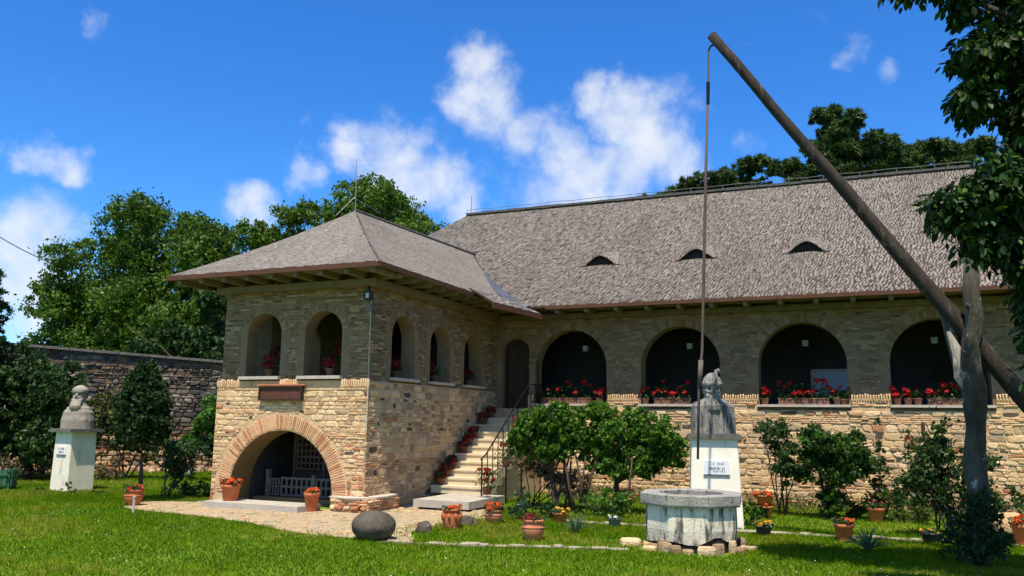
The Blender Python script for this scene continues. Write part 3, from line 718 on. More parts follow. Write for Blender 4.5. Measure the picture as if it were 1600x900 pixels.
fill_wall(Tf0, W3+.095, .0, lz-.20, blocker([(GATE[0]+.05,)+GATE[1:]], .36, [(1.20, 2.26, 2.17, 2.50)]), rb, ST_PORCH, pw_low)
GT = (GATE[0]+.05,)+GATE[1:]
voussoirs(Tf0, GT, .33, 96, [BRICK[1], BRICK[4], BRICK[0], BRICK[1], BRICK[2]], PIECES, pw_low, rb, 1, .018, 9)
fill_wall(Tf0, W3+.095, lz-.20, lz-.135, lambda *a: False, rb, dict(ST_PORCH, pbrick=1), pw_low)
soldier(Tf0, .0, W3+.09, lz-.135, .17, PIECES, pw_low, rb, [BRICK[2], STONE[3], STONE[1]], blocker([(a[0]+.05, a[1]+.05, 2.5, 3, 1) for a in FW], 0), .03, .05)
fill_wall(Te0, D3+.06, .0, lz-.02, lambda *a: False, rb, ST_SIDE, ew_low)
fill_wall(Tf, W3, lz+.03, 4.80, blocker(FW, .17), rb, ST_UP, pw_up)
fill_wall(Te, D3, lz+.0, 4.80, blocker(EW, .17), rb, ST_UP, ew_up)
fill_wall(Tw, D3-.9, 0, 4.8, blocker([(1.6, .5, 2.7, 3.58, .5), (3.9, .5, 2.7, 3.58, .5)], .16), rb, dict(ST_SIDE, wmin=.3, wmax=.6, hmin=.15, hmax=.25), ww)
for A in FW: voussoirs(Tf, A, .15, 24, SHADE_TONE, PIECES, pw_up, rb, 1, .014)
for A in EW: voussoirs(Te, A, .15, 24, SHADE_TONE, PIECES, ew_up, rb, 1, .014)
for A in FW:
    mb = MB(); mb.box((A[0]-A[1]-.07+XW, YF-.14, 2.635), (A[0]+A[1]+.07+XW, YF+.35, 2.700), 'sill_stone'); mb.build('window_sill', pw_up)
for A in EW:
    mb = MB(); mb.box((XE-.35, A[0]-A[1]-.05+YF, 2.645), (XE+.13, A[0]+A[1]+.05+YF, 2.702), 'sill_stone'); mb.build('window_sill', ew_up)
mb = MB(); mb.box((XW+.51, YF+.605, 1.60), (XE-.51, YM-.01, 1.78), 'dark_wood'); mb.build('porch_floor', house)
mb = MB(); mb.box((XW+.1, YF+.1, 4.80), (XE-.1, YM-.01, 4.85), 'dark_wood'); mb.build('porch_ceiling', house)
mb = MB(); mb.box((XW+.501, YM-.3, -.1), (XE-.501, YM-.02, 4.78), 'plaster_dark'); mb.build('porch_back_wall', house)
# worn plinth course of rubble round the outer corner of the porch
pl = MB(); rp2 = random.Random(3)
pl.box((-10.02, YF-.20, -.1), (XE+.10, YF-.063, .26), 'mortar'); pl.box((XE+.05, YF-.20, -.1), (XE+.22, YF+1.0, .26), 'mortar')
plinth = pl.build('plinth', house)
pst = dict(ST_LOW, hmin=.08, hmax=.14, wmin=.10, wmax=.26, pbrick=.3, lowbrick=.3, bricks=BRICK, depth=(.02, .06))
fill_wall(TF(-10.02, YF-.20, 0, 0), .86, 0, .24, lambda *a: False, rp2, pst, plinth)
fill_wall(TF(XE+.22, YF-.20, 0, math.pi/2), 1.2, 0, .24, lambda *a: False, rp2, pst, plinth)
mb = MB(); flag(mb, -9.62, YF-.10, 1.0, .34, .04, 0, rp2, 'sill_stone', .262); flag(mb, XE+.12, YF+.5, .36, 1.2, .04, 0, rp2, 'sill_stone', .262); mb.build('plinth_cap', plinth)
emit_pieces(PIECES, house)

# ------------------------------------------------------------------ roofs
def surf_quad(A, B, C_, D_, sag):
    A, B, C_, D_ = map(Vector, (A, B, C_, D_))
    def S(u, t):
        p = A.lerp(B, u).lerp(D_.lerp(C_, u), t); p.z -= sag*math.sin(math.pi*min(1, max(0, t)))*1.0; return p
    return S
def shingles(S, slope_len, expo, wid, rng, keep=None, lift=.016, name='shingles', parent=None, t1=1.0):
    rows = int(slope_len/expo); mb = MB()
    for r in range(rows):
        t = r/rows*t1
        a, b = S(0, t), S(1, t); W = (b-a).length
        if W < .05: continue
        x = rng.uniform(-.5, .5)*wid
        while x < W:
            w = wid*rng.uniform(.5, 1.5); x0, x1 = max(0, x), min(W, x+w)
            x += w
            if x1-x0 < .02: continue
            if rng.random() < .012: continue
            tt = t + rng.uniform(-.38, .18)/rows*t1; te = min(t1, tt+1.7/rows*t1)
            if keep and not keep((S(x0/W, tt)+S(x1/W, tt))/2): continue
            p0, p1, p2, p3 = S(x0/W+.0008, tt), S(x1/W-.0008, tt), S(x1/W-.0008, te), S(x0/W+.0008, te)
            n = (p1-p0).cross(p3-p0)
            if n.length < 1e-9: n = (p1-p0).cross(p2-p1)
            n.normalize(); l0, l1 = lift*rng.uniform(.8, 2.1), lift*rng.uniform(.8, 2.1); e = .004
            q = [p0+n*l0, p1+n*l1, p2+n*e, p3+n*e, p0-n*.004, p1-n*.004]
            mb.add(q, [(0,1,2,3), (4,5,1,0), (5,2,1), (4,0,3)], SHING[rng.choices(range(5), (6,5,3,1.6,1.6))[0]])
    return mb.build(name, parent, kind='stuff')
def under(S, name, parent, nu=2, nt=14, th=.05, t1=1.0, mt='dark_wood'):
    mb = MB(); vs = []
    for j in range(nt+1):
        for i in range(nu+1): vs.append(S(i/nu, j/nt*t1))
    n0 = len(vs); vs += [v-Vector((0, 0, th)) for v in vs]
    fs = []
    for j in range(nt):
        for i in range(nu):
            a = j*(nu+1)+i; fs += [(a, a+1, a+nu+2, a+nu+1), (n0+a, n0+a+nu+1, n0+a+nu+2, n0+a+1)]
    for i in range(nu): fs.append((i, n0+i, n0+i+1, i+1))
    for j in range(nt):
        a = j*(nu+1); b = a+nu; fs += [(a, a+nu+1, n0+a+nu+1, n0+a), (b, n0+b, n0+b+nu+1, b+nu+1)]
    return mb.add(vs, fs, mt).build(name, parent)
rr_ = random.Random(5)
roof = empty('main_roof', (-2, 23, 4.7), None); put(roof, house)
YE, ZE, YR, ZR = 19.795, 4.76, 25.98, 9.08
Sm = surf_quad((-17.6, YE, ZE), (9.0, YE, ZE), (9.0, YR, ZR), (-13.0, YR, ZR), .13)
def prof(y):
    t = (y-YE)/(YR-YE); return ZE+(ZR-ZE)*t-.13*math.sin(math.pi*max(0, min(1, t)))
# porch roof: ridge runs back into the main roof
XL_, XRr, YP_, ZP_ = -14.09, -8.67, 13.55, 4.87
AP = Vector((-11.28, 16.49, 6.80)); JN = Vector((-11.28, 23.4, 6.98))
def porch_z_east(x): t = (XRr-x)/(XRr-AP.x); return ZP_+(AP.z-ZP_)*t-.09*math.sin(math.pi*max(0, min(1, t)))
dorm = [(-6.79, 21.97), (-4.12, 21.97), (-1.34, 21.97)]
def keep_main(p):
    if p.x < -11.28:
        if p.y < 23.4 and p.x > -14.4: return False
    elif p.x < -7.6 and porch_z_east(p.x) > prof(p.y) + .03 and p.y < 23.4: return False
    if p.x > 6.2: return False
    return True
under(Sm, 'roof_boarding', roof, 40, 20)
shingles(Sm, 7.55, .078, .062, rr_, keep_main, .0055, 'shingles', roof)
Sh = surf_quad((-17.6, 32.1, ZE), (-17.6, YE, ZE), (-13.0, YR, ZR), (-13.0, YR+.02, ZR), .13)
under(Sh, 'hip_boarding', roof, 8, 12); shingles(Sh, 6.0, .16, .16, rr_, None, .0055, 'hip_shingles', roof)
Sb = surf_quad((9.0, 32.1, ZE), (-17.6, 32.1, ZE), (-13.0, YR, ZR), (9.0, YR, ZR), .13); under(Sb, 'rear_roof_boarding', roof, 10, 8)
mb = MB(); mb.box((-17.3, 31.0, 0), (8, 31.4, 4.7), 'mortar_deep_shade'); mb.box((-17.3, 20.7, 0), (-17.0, 31.0, 4.7), 'mortar_deep_shade'); mb.box((-16.99, 20.7, 0), (XW-.02, 21.1, 4.7), 'mortar_deep_shade'); mb.build('rear_wall', house)
mb = MB(); mb.box((7.7, 23.7, 0), (7.98, 30.98, 4.8), 'mortar_deep_shade'); mb.add([(9.0,YE,ZE),(9.0,32.1,ZE),(9.0,YR,ZR)], [(0,1,2)], 'dark_wood'); mb.build('gable_wall', house)
pr = empty('porch_roof', (-11.3, 17, 4.8), None); put(pr, house)
Sf = surf_quad((XL_, YP_, ZP_), (XRr, YP_, ZP_), AP, AP-Vector((.02, 0, 0)), .09)
Se = surf_quad((XRr, YP_, ZP_), (XRr, 21.6, ZP_), (JN.x, 24.6, 7.01), AP, .09)
Sw = surf_quad((XL_, 22.6, ZP_), (XL_, YP_, ZP_), AP, JN, .09)
def keep_e(p): return porch_z_east(p.x) > prof(p.y) - .05 if p.y > 19.6 else True
under(Sf, 'roof_boarding', pr, 6, 12); under(Se, 'side_boarding', pr, 10, 12); under(Sw, 'west_boarding', pr, 6, 12)
shingles(Sf, 3.5, .072, .06, rr_, None, .0055, 'shingles', pr)
shingles(Se, 3.3, .072, .06, rr_, keep_e, .0055, 'side_shingles', pr)
shingles(Sw, 3.3, .14, .14, rr_, None, .0055, 'west_shingles', pr)
# lower lip of the porch roof near the inner corner
Sl = surf_quad((-8.12, 17.7, 4.60), (-7.72, 19.85, 4.56), (-8.75, 20.3, 5.03), (-8.75, 17.7, 4.98), 0)
under(Sl, 'lip_boarding', pr, 3, 3); shingles(Sl, .75, .105, .09, rr_, lambda p: not (p.y > 19.75 and p.x > -8.0), .013, 'lip_shingles', pr)
# valley flashing
mb = MB(); V0 = []
for t in np.linspace(0, 1, 12):
    x = -11.15+(3.1)*t
    lo, hi = 19.6, 24.4
    ze = porch_z_east(x) if x < XRr else ZP_-(x-XRr)*.6
    for _ in range(40):
        md = (lo+hi)/2
        if prof(md) < ze: lo = md
        else: hi = md
    w = .05+.17*min(1, t*1.6)
    V0 += [Vector((x-w*.8, lo-w*.25+.0, ze+.06+w*.5)), Vector((x+w*.2, lo+w*.9, prof(lo+w*.9)+.05))]
mb.add(V0, [(2*i, 2*i+2, 2*i+3, 2*i+1) for i in range(11)], 'flashing'); mb.build('valley_flashing', pr)
# ridges
mb = MB(); n = 60
for k in range(n):
    a, b = -13.0+19.5*k/n, -13.0+19.5*(k+1)/n; mb.box((a, YR-.10, ZR-.0+rr_.uniform(0, .02)), (b-.01, YR+.10, ZR+.07+rr_.uniform(0, .02)), 'ridge_cap')
mb.build('ridge_board', roof)
mb = MB(); mb.tube([AP+Vector((0,0,.03)), AP.lerp(JN, .5)+Vector((0,0,.03)), JN+Vector((0,.4,.05))], .035, 'ridge_cap', 6); mb.tube([AP+Vector((0,0,.02)), Vector((XRr, YP_, ZP_+.02))], .008, 'ridge_cap', 5); mb.build('ridge_board', pr)
# lightning wire along the ridge with its posts, and rods
mb = MB(); pts = [(-13.0+19.0*k/38, YR, ZR+.20+.012*math.sin(k*2.1)) for k in range(39)]; mb.tube(pts, .009, 'wire', 5)
for k in range(0, 39, 2): mb.tube([(pts[k][0], YR, ZR+.05), pts[k]], .008, 'wire', 5)
mb.build('ridge_wire', roof)
mb = MB(); mb.tube([(-12.85, YR, ZR+.05), (-12.83, YR, ZR+.72)], .012, 'wire', 6); mb.build('lightning_rod', roof)
mb = MB(); mb.tube([AP+Vector((0,0,.0)), AP+Vector((-.03, .0, 1.32))], [.014, .006], 'wire', 6); mb.build('lightning_rod', pr)
mb = MB(); mb.tube([AP+Vector((-.3, -.35, -.16)), AP+Vector((-.05, 0, .35)), AP+Vector((.2, .8, .12))], .006, 'wire', 5); mb.build('mast_stay', pr)
# eaves: fascia boards, rafter tails, wall plates
def board(a, b, h, th, mt, name, par, drop=0):
    a, b = Vector(a), Vector(b); d = (b-a).normalized(); nrm = Vector((d.y, -d.x, 0))
    vs = []
    for p in (a, b):
        for (q, z) in ((0, 0), (th, 0), (th, -h), (0, -h)): vs.append(p+nrm*q+Vector((0, 0, z-drop)))
    mb = MB(); mb.add(vs, [(0,1,2,3)[::-1], (4,5,6,7), (0,4,5,1)[::-1], (1,5,6,2)[::-1], (2,6,7,3)[::-1], (3,7,4,0)[::-1]], mt); return mb.build(name, par)
board((-7.6, YE-.002, ZE-.01), (9.0, YE-.002, ZE-.01), .080, .03, 'fascia_wood', 'fascia', roof)
board((XL_, YP_-.002, ZP_-.01), (XRr, YP_-.002, ZP_-.01), .095, .03, 'fascia_wood', 'fascia', pr)
board((XRr+.002, YP_, ZP_-.01), (XRr+.002, 17.75, ZP_-.01), .095, .03, 'fascia_wood', 'fascia', pr)
board((-8.12, 17.65, 4.58), (-7.70, 19.78, 4.54), .125, .03, 'fascia_wood', 'fascia', pr)
board((XL_-.002, 20.6, ZP_-.01), (XL_-.002, YP_, ZP_-.01), .095, .03, 'fascia_wood', 'fascia', pr)
def beam(a, b, w, h, mt, name, par):
    a, b = Vector(a), Vector(b); d = (b-a).normalized(); s = Vector((-d.y, d.x, 0)).normalized()*w/2
    vs = [a-s, a+s, a+s+Vector((0,0,h)), a-s+Vector((0,0,h)), b-s, b+s, b+s+Vector((0,0,h)), b-s+Vector((0,0,h))]
    mb = MB(); mb.add(vs, [(0,1,2,3)[::-1], (4,5,6,7), (0,4,5,1)[::-1], (1,5,6,2)[::-1], (2,6,7,3)[::-1], (3,7,4,0)[::-1]], mt); return mb.build(name, par)
x = -7.3
while x < 8.6:
    beam((x, YE+.03, ZE-.19), (x, YM-.01, ZE-.19), .10, .12, 'rafter_wood', 'rafter', roof); x += .78
x = XL_+.3
while x < XRr:
    beam((x, YP_+.03, ZP_-.20), (x, YF-.01, ZP_-.20), .10, .11, 'rafter_wood', 'rafter', pr); x += .62
y = YF
while y < 20.2:
    beam((XRr-.03, y, ZP_-.20), (XE+.01, y, ZP_-.20), .10, .11, 'rafter_wood', 'rafter', pr); y += .62
beam((-9.2, YM-.12, 4.50), (8, YM-.12, 4.50), .20, .13, 'rafter_wood', 'wall_plate', roof)
beam((XW-.1, YF-.13, 4.52), (XE+.24, YF-.13, 4.52), .22, .14, 'rafter_wood', 'wall_plate', pr)
beam((XE+.13, YF-.015, 4.522), (XE+.13, 20.4, 4.522), .22, .14, 'rafter_wood', 'wall_plate', pr)
# soffit of boards
mb = MB()
for k in range(7): mb.box((XL_+.04, YP_+.05+k*.125, ZP_-.085), (XRr-.04, YP_+.165+k*.125, ZP_-.065), 'rafter_wood')
for k in range(5): mb.box((XE+.02+k*.14, YF+.01, ZP_-.086), (XE+.15+k*.14, 20.3, ZP_-.066), 'rafter_wood')
mb.build('soffit', pr)
mb = MB()
for k in range(7): mb.box((-7.6, YE+.05+k*.118, ZE-.065), (9, YE+.155+k*.118, ZE-.045), 'rafter_wood')
mb.build('soffit', roof)
# eyebrow dormers
for (dx, dy) in dorm:
    hw, hh, L = .50, .27, 1.0
    def Sd(u, t, dx=dx, dy=dy):
        s = u*2-1; y = dy-.06+t*L; w = hw*(1-.25*t)
        base = prof(y); shp = (1+math.cos(math.pi*s))/2*(1-t)**1.2
        return Vector((dx+s*w*1.12, y, base-.04+(hh+.02)*shp+.062*min(1, shp*5)))
    dm = under(Sd, 'dormer', roof, 16, 10, .03)
    shingles(Sd, 1.0, .095, .075, rr_, None, .010, 'dormer_shingles', dm)
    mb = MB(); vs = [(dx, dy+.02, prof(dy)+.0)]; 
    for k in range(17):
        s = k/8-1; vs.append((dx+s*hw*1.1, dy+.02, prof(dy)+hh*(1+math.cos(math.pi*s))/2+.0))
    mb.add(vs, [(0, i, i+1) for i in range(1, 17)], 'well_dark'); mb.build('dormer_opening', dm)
    mb = MB(); pts = [(dx+(k/8-1)*hw*1.12, dy-.065, prof(dy-.06)+hh*1.05*(1+math.cos(math.pi*(k/8-1)))/2+.018) for k in range(17)]
    mb.tube(pts, .013, 'dark_wood', 4); mb.build('dormer_edge', dm)
# sign, floodlight, conductor on the porch
mb = MB(); mb.box((-11.99, YF-.125, 2.22), (-10.93, YF-.066, 2.46), 'sign_wood'); sg = mb.build('sign_board', pw_low)
mb = MB()
for (x0, x1, z0, z1) in ((-12.02,-10.90,2.46,2.495),(-12.02,-10.90,2.185,2.22),(-12.02,-11.99,2.22,2.46),(-10.93,-10.90,2.22,2.46)): mb.box((x0, YF-.16, z0), (x1, YF-.066, z1), 'dark_wood')
mb.build('sign_frame', pw_low)
mb = MB(); mb.box((-12.08, YF-.14, 2.50), (-10.84, YF-.062, 2.53), 'terracotta_pale'); mb.build('sign_lintel', pw_low)
mb = MB(); mb.tube([(XE+.015, YF-.015, 4.5), (XE+.02, YF-.02, 2.65), (XE+.07, YF-.085, 2.55), (XE+.07, YF-.085, 1.55)], .011, 'sill_stone', 6); mb.build('conductor', pw_up)
mb = MB(); mb.box((XE-.07, YF-.16, 4.24), (XE+.07, YF-.02, 4.44), 'dark_pot'); mb.box((XE-.015, YF-.18, 4.27), (XE+.05, YF-.161, 4.37), 'lamp_glass'); mb.tube([(XE, YF-.1, 4.46), (XE, YF-.1, 4.53)], .02, 'iron'); mb.build('floodlight', pw_up)
mb = MB(); mb.box((XE-.05, YF-.09, 4.02), (XE+.05, YF-.005, 4.16), 'grey_pot'); mb.build('junction_box', pw_up)
# gate in the vault: low pair of leaves with square holes, tall lattice behind
def lattice(x0, x1, z0, z1, y, nx, nz, bar, th, mt, name, par, cover_low=0):
    mb = MB()
    for k in range(nx+1): c = x0+(x1-x0)*k/nx; mb.box((c-bar/2, y, z0), (c+bar/2, y+th, z1), mt)
    for k in range(nz+1): c = z0+(z1-z0)*k/nz; mb.box((x0-bar/2+.001, y-.006, c-bar/2), (x1+bar/2-.001, y+th-.007, c+bar/2), mt)
    return mb.build(name, par)
gate = empty('low_wooden_gate', (-11.2, 15.25, .10), 'low grey wooden double gate with rows of square holes inside the porch archway', 'gate')
for i, (a, b) in enumerate(((-12.05, -11.25), (-11.13, -10.35))):
    lattice(a, b, .16, .52, 15.25, 6, 2, .045, .035, 'gate_wood', 'gate_leaf', gate)
for a in (-12.42, -11.19, -10.28):
    mb = MB(); mb.box((a-.045, 15.22, .06), (a+.045, 15.31, .70 if a < -12.3 else .60), 'gate_wood'); mb.build('gate_post', gate)
for a in (-12.24,):
    lattice(-12.36, -12.13, .16, .50, 15.25, 3, 2, .03, .03, 'gate_wood', 'gate_leaf', gate)
mb = MB(); mb.box((-12.66, 15.06, -.05), (-10.1, 15.6, .12), 'vault_brick'); mb.build('threshold', house)
# vault behind the gate: plank partition and dark floor added to blacken it, side walls
vault = empty('vault_dark_screen', (-11.4, 16.3, 0)); put(vault, house)
for k in range(17):
    mb = MB(); mb.box((XW+.51+k*.163, 16.3, -.05), (XW+.51+k*.163+.158, 16.34+.006*(k % 2), 1.59), 'dark_wood'); mb.build('plank', vault)
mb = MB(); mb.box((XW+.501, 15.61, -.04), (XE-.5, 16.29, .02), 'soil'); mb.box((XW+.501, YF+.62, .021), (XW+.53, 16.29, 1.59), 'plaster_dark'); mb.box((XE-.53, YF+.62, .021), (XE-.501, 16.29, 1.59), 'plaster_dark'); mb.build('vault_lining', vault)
grille = empty('tall_lattice_door', (-11.3, 15.7, 0), 'tall dark wooden lattice door standing deep inside the porch archway', 'door')
for xa in (-12.02, -11.22):
    lattice(xa, xa+.70, .70, 1.50, 15.72, 6, 6, .035, .03, 'grille_wood', 'lattice_panel', grille)
mb = MB()
for xa in (-12.08, -11.27, -10.46): mb.box((xa-.03, 15.70, .12), (xa+.03, 15.78, 1.56), 'grille_wood')
for xa in (-12.045, -11.235): mb.box((xa, 15.725, .13), (xa+.74, 15.755, .66), 'dark_wood')
mb.build('door_frame', grille)
mb = MB(); mb.box((-12.75, 13.62, -.02), (-10.35, 14.36, .12), 'slab_stone'); ds = mb.build('doorstep', None); ds.location = (0, 0, 0)
tag(ds, 'long grey stone doorstep lying in front of the porch archway', 'step')

# ------------------------------------------------------------------ staircase
stair = empty('stone_staircase', (-8.6, 17, 0), 'pale stone staircase climbing beside the porch wing to the gallery door', 'staircase')
SX0, SX1, SY0, RUN, RISE = XE+.09, -7.92, 17.05, .285, .170
mb = MB(); mb.box((-8.83, 15.45, .05), (-7.55, 17.25, .20), 'slab_stone'); mb.build('bottom_slab', stair)
mb = MB(); mb.box((-8.75, 15.55, -.02), (-7.62, 17.2, .05), 'well_dark'); mb.build('slab_footing', stair)
for k in range(10):
    z = .20+RISE*(k+1); y = SY0+RUN*k; last = k == 9
    mb = MB(); mb.box((SX0, y, z-RISE+.001), (SX1, YM-.08 if last else y+RUN+.30, z-.0), 'step_stone'); mb.box((SX0+.002, y-.025, z-.045), (SX1+.02, y-.001, z-.002), 'step_stone'); mb.build('step', stair)
mb = MB(); vs = [(SX1-.06, SY0+.3, 0), (SX1-.06, YM-.08, 0), (SX1-.06, YM-.08, 1.70), (SX1-.06, SY0+RUN*9+.1, 1.70), (SX1-.06, SY0+.3, .2)]
mb.add(vs+[(SX0+.05, b, c) for a, b, c in vs], [(0,1,2,3,4), (9,8,7,6,5), (0,5,6,1), (1,6,7,2), (2,7,8,3), (3,8,9,4), (4,9,5,0)], 'mortar_shade'); mb.build('stair_flank', stair)
rail = empty('iron_railing', (-7.95, 17, .2), None); put(rail, stair)
mb = MB(); RP = [(-7.96, 16.85, .98), (-7.96, 17.1, 1.08), (-7.96, SY0+RUN*9, .20+RISE*10+.86), (-7.96, YM-.15, 2.76)]
mb.tube(RP, .019, 'iron', 6); mb.build('handrail', rail, smooth=True)
for k in range(13):
    y = 16.9+k*.285; z0 = .19 if y < SY0 else .20+RISE*min(10, int((y-SY0)/RUN)+1); zt = 1.0+max(0, (y-16.95))*.5965
    mb = MB(); mb.tube([(-7.96, y, z0-.01), (-7.96, y, min(zt, 2.76))], .011 if k else .018, 'iron', 5); mb.build('baluster', rail)

# ------------------------------------------------------------------ old boundary wall
bw = empty('old_boundary_wall', (-23.4, 20.8, 0), 'dark rubble wall with a flat coping behind the left lawn', 'wall')
ang = math.atan2(4.07, 4.42)
L0 = (-29.5, 15.1)
Tb = TF(L0[0], L0[1], 0, ang)
mb = MB()
seg = 40; WL = 16.5
tops = lambda u: 4.32 - .052*u
for k in range(seg):
    a, b = WL*k/seg, WL*(k+1)/seg
    vs = [(a,0,-.1),(b,0,-.1),(b,0,tops(b)),(a,0,tops(a)),(a,.7,-.1),(b,.7,-.1),(b,.7,tops(b)),(a,.7,tops(a))]
    mb.add([Tb @ Vector(v) for v in vs], [(0,1,2,3), (5,4,7,6), (3,2,6,7)], 'mortar_dark')
bwm = mb.build('wall_core', bw)
BP = []
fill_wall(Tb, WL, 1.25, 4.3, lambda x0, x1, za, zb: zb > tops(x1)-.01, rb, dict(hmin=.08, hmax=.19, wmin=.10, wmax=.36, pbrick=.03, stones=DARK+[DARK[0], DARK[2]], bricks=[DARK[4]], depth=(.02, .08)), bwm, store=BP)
fill_wall(Tb, WL, .0, 1.25, lambda *a: False, rb, dict(hmin=.08, hmax=.17, wmin=.12, wmax=.34, pbrick=.15, stones=[STONE[2], STONE[4], STONE[6], STONE[7], DARK[4], DARK[3]], bricks=[BRICK[3], BRICK[0]], depth=(.03, .10)), bwm, store=BP)
emit_pieces(BP, bwm)
mb = MB()
for k in range(22):
    a, b = WL*k/22, WL*(k+1)/22-.02; z = (tops(a)+tops(b))/2
    vs = [(a,-.14,tops(a)+.002),(b,-.14,tops(b)+.002),(b,.84,tops(b)+.002),(a,.84,tops(a)+.002),(a,-.14,tops(a)+.09),(b,-.14,tops(b)+.09),(b,.84,tops(b)+.09),(a,.84,tops(a)+.09)]
    mb = MB(); mb.add([Tb @ Vector(v) for v in vs], [(0,3,2,1),(4,5,6,7),(0,1,5,4),(1,2,6,5),(2,3,7,6),(3,0,4,7)], 'cap_stone'); mb.build('coping', bwm)
# broken rubble fallen along its foot
mb = MB()
for k in range(420):
    u = rg.uniform(0, WL); v = -abs(rg.gauss(0, .35))-.05; q = Tb @ Vector((u, v, 0)); s = rg.uniform(.08, .34)
    flag(mb, q.x, q.y, s, s*rg.uniform(.6, 1), s*rg.uniform(.35, .8), rg.uniform(0, 6), rg, rg.choice([STONE[2], STONE[4], STONE[6], STONE[7], DARK[3], BRICK[0]]), -.02)
mb.build('fallen_rubble', bw, kind='stuff')

# small far roof glimpsed between the trees and the porch
ob = empty('outbuilding', (-22.6, 27, 0), 'small distant building with a pale shingle roof left of the porch', 'building')
mb = MB(); mb.box((-25.6, 28.0, 0), (-20.8, 31, 5.6), 'dark_wood'); mb.build('wall', ob)
So = surf_quad((-26.3, 27.2, 5.60), (-20.2, 27.2, 5.60), (-22, 29.6, 6.6), (-25.0, 29.6, 6.6), .03)
under(So, 'roof', ob, 6, 4, .10, mt='fascia_wood'); shingles(So, 2.6, .16, .14, rr_, None, .012, 'shingles', ob)

# ------------------------------------------------------------------ busts on pedestals
def bust(parent, origin, rz, mt, prof_, folds, hat, plume, beard_len):
    """continuous carved half figure: robe, shoulders, neck, bearded face; origin = top of pedestal"""
    n, zs = 72, 84; H_ = prof_[-1][0]
    vs = []; fs = []
    def ip(z):
        for a, b in zip(prof_, prof_[1:]):
            if z <= b[0]:
                t = (z-a[0])/(b[0]-a[0]); t = t*t*(3-2*t); return [a[i]+(b[i]-a[i])*t for i in range(1, 4)]
        return list(prof_[-1][1:])
    G = lambda x, c, w: math.exp(-((x-c)/w)**2)
    zf = hat[0]           # brow height
    for j in range(zs+1):
        z = H_*j/zs; rx, ry, oy = ip(z)
        for k in range(n):
            a = 2*math.pi*k/n; fr = (a+math.pi/2+math.pi) % (2*math.pi)-math.pi      # 0 = front (-y)
            e = 2.4 if z < zf-.34 else 2.0
            cc, ss = math.cos(a), math.sin(a)
            r = 1/((abs(cc)/rx)**e+(abs(ss)/ry)**e)**(1/e)
            if z < zf-.30: r += folds*math.sin(fr*15+math.sin(z*5)*.8)*G(z, (zf-.3)*.45, (zf-.3)*.55)*(.5+.5*abs(math.cos(fr*.5)))
            # face
            dz = z-zf
            r += .075*G(fr, 0, .15)*G(dz, -.085, .035) + .022*G(fr, 0, .10)*G(dz, -.05, .04)          # nose
            r += .012*G(dz, -.018, .014)*G(abs(fr), .35, .28)                                          # brow
            r -= .048*G(abs(fr), .40, .19)*G(dz, -.055, .026)                                          # eye sockets
            r += .010*G(abs(fr), .38, .09)*G(dz, -.055, .012)                                          # eyes
            r += .014*G(abs(fr), .55, .2)*G(dz, -.10, .035)                                            # cheekbones
            r += .040*G(abs(fr), .20, .17)*G(dz, -.122, .013)                                          # moustache
            r -= .014*G(fr, 0, .16)*G(dz, -.143, .008)                                                 # mouth
            b0, b1 = -.15, -.15-beard_len
            if b1 < dz < b0+.02:
                tb = (b0-dz)/beard_len; rbd = (.195+.105*min(1, tb*1.7)-.03*max(0, tb-.6))*(1+.05*math.sin(fr*26+z*14))
                r += max(0, rbd-r)*max(0, 1-(abs(fr)/(.98-.55*tb))**4)*min(1, (b0+.02-dz)/.03)*min(1, (dz-b1)/.05) if abs(fr) < .98-.55*tb else 0
            if False:
                t = (b0-dz)/beard_len
                r += (.125-.05*t)*G(fr, 0, .95-.4*t)*(1+.18*math.sin(fr*24+z*18))*min(1, (b0+.02-dz)/.03)*min(1, (dz-b1)/.04)
            r += .018*G(abs(fr), 1.45, .14)*G(dz, -.075, .03)                                          # ears
            r += .006*mnoise.noise(Vector((cc*6, ss*6, z*9)))
            vs.append((r*cc, r*ss+oy, z))
    for j in range(zs):
        for k in range(n): fs.append((j*n+k, j*n+(k+1) % n, (j+1)*n+(k+1) % n, (j+1)*n+k))
    fs.append(tuple(range(zs*n, zs*n+n)))
    T = Matrix.Translation(origin) @ Matrix.Rotation(rz, 4, 'Z')
    mb = MB(); mb.add([T @ Vector(v) for v in vs], fs, mt); mb.build('figure', parent, smooth=True)
    # fur-brimmed cap
    z0, hh, hr, oy = hat
    mb = MB(); vs = []; fs = []; m2 = 14
    for j in range(m2+1):
        t = j/m2; z = z0-.012+hh*t
        r = hr*(1.10 if (t < .3 and plume) else 1.0)*(math.cos(max(0, t-.3)/.7*math.pi/2*.97)**.55)*(.93+.07*min(1, t*8))
        for k in range(40):
            a = 2*math.pi*k/40; q = r*(1+.03*mnoise.noise(Vector((math.cos(a)*4, math.sin(a)*4, t*9))))
            vs.append((q*math.cos(a), q*math.sin(a)*1.08+oy, z))
    for j in range(m2):
        for k in range(40): fs.append((j*40+k, j*40+(k+1) % 40, (j+1)*40+(k+1) % 40, (j+1)*40+k))
    fs.append(tuple(range(m2*40, m2*40+40))); mb.add([T @ Vector(v) for v in vs], fs, mt); mb.build('cap', parent, smooth=True)
    if plume:
        mb = MB(); pts = [T @ Vector((.05, -hr*.95+oy, z0+.05)), T @ Vector((.06, -hr*.9+oy, z0+hh*.6)), T @ Vector((.07, -hr*.6+oy, z0+hh*1.05)), T @ Vector((.11, -hr*.3+oy, z0+hh*1.12)), T @ Vector((.15, -hr*.2+oy, z0+hh*.95))]
        mb.tube(pts, [.03, .035, .045, .04, .02], mt, 8, wob=.3); mb.build('plume', parent, smooth=True)
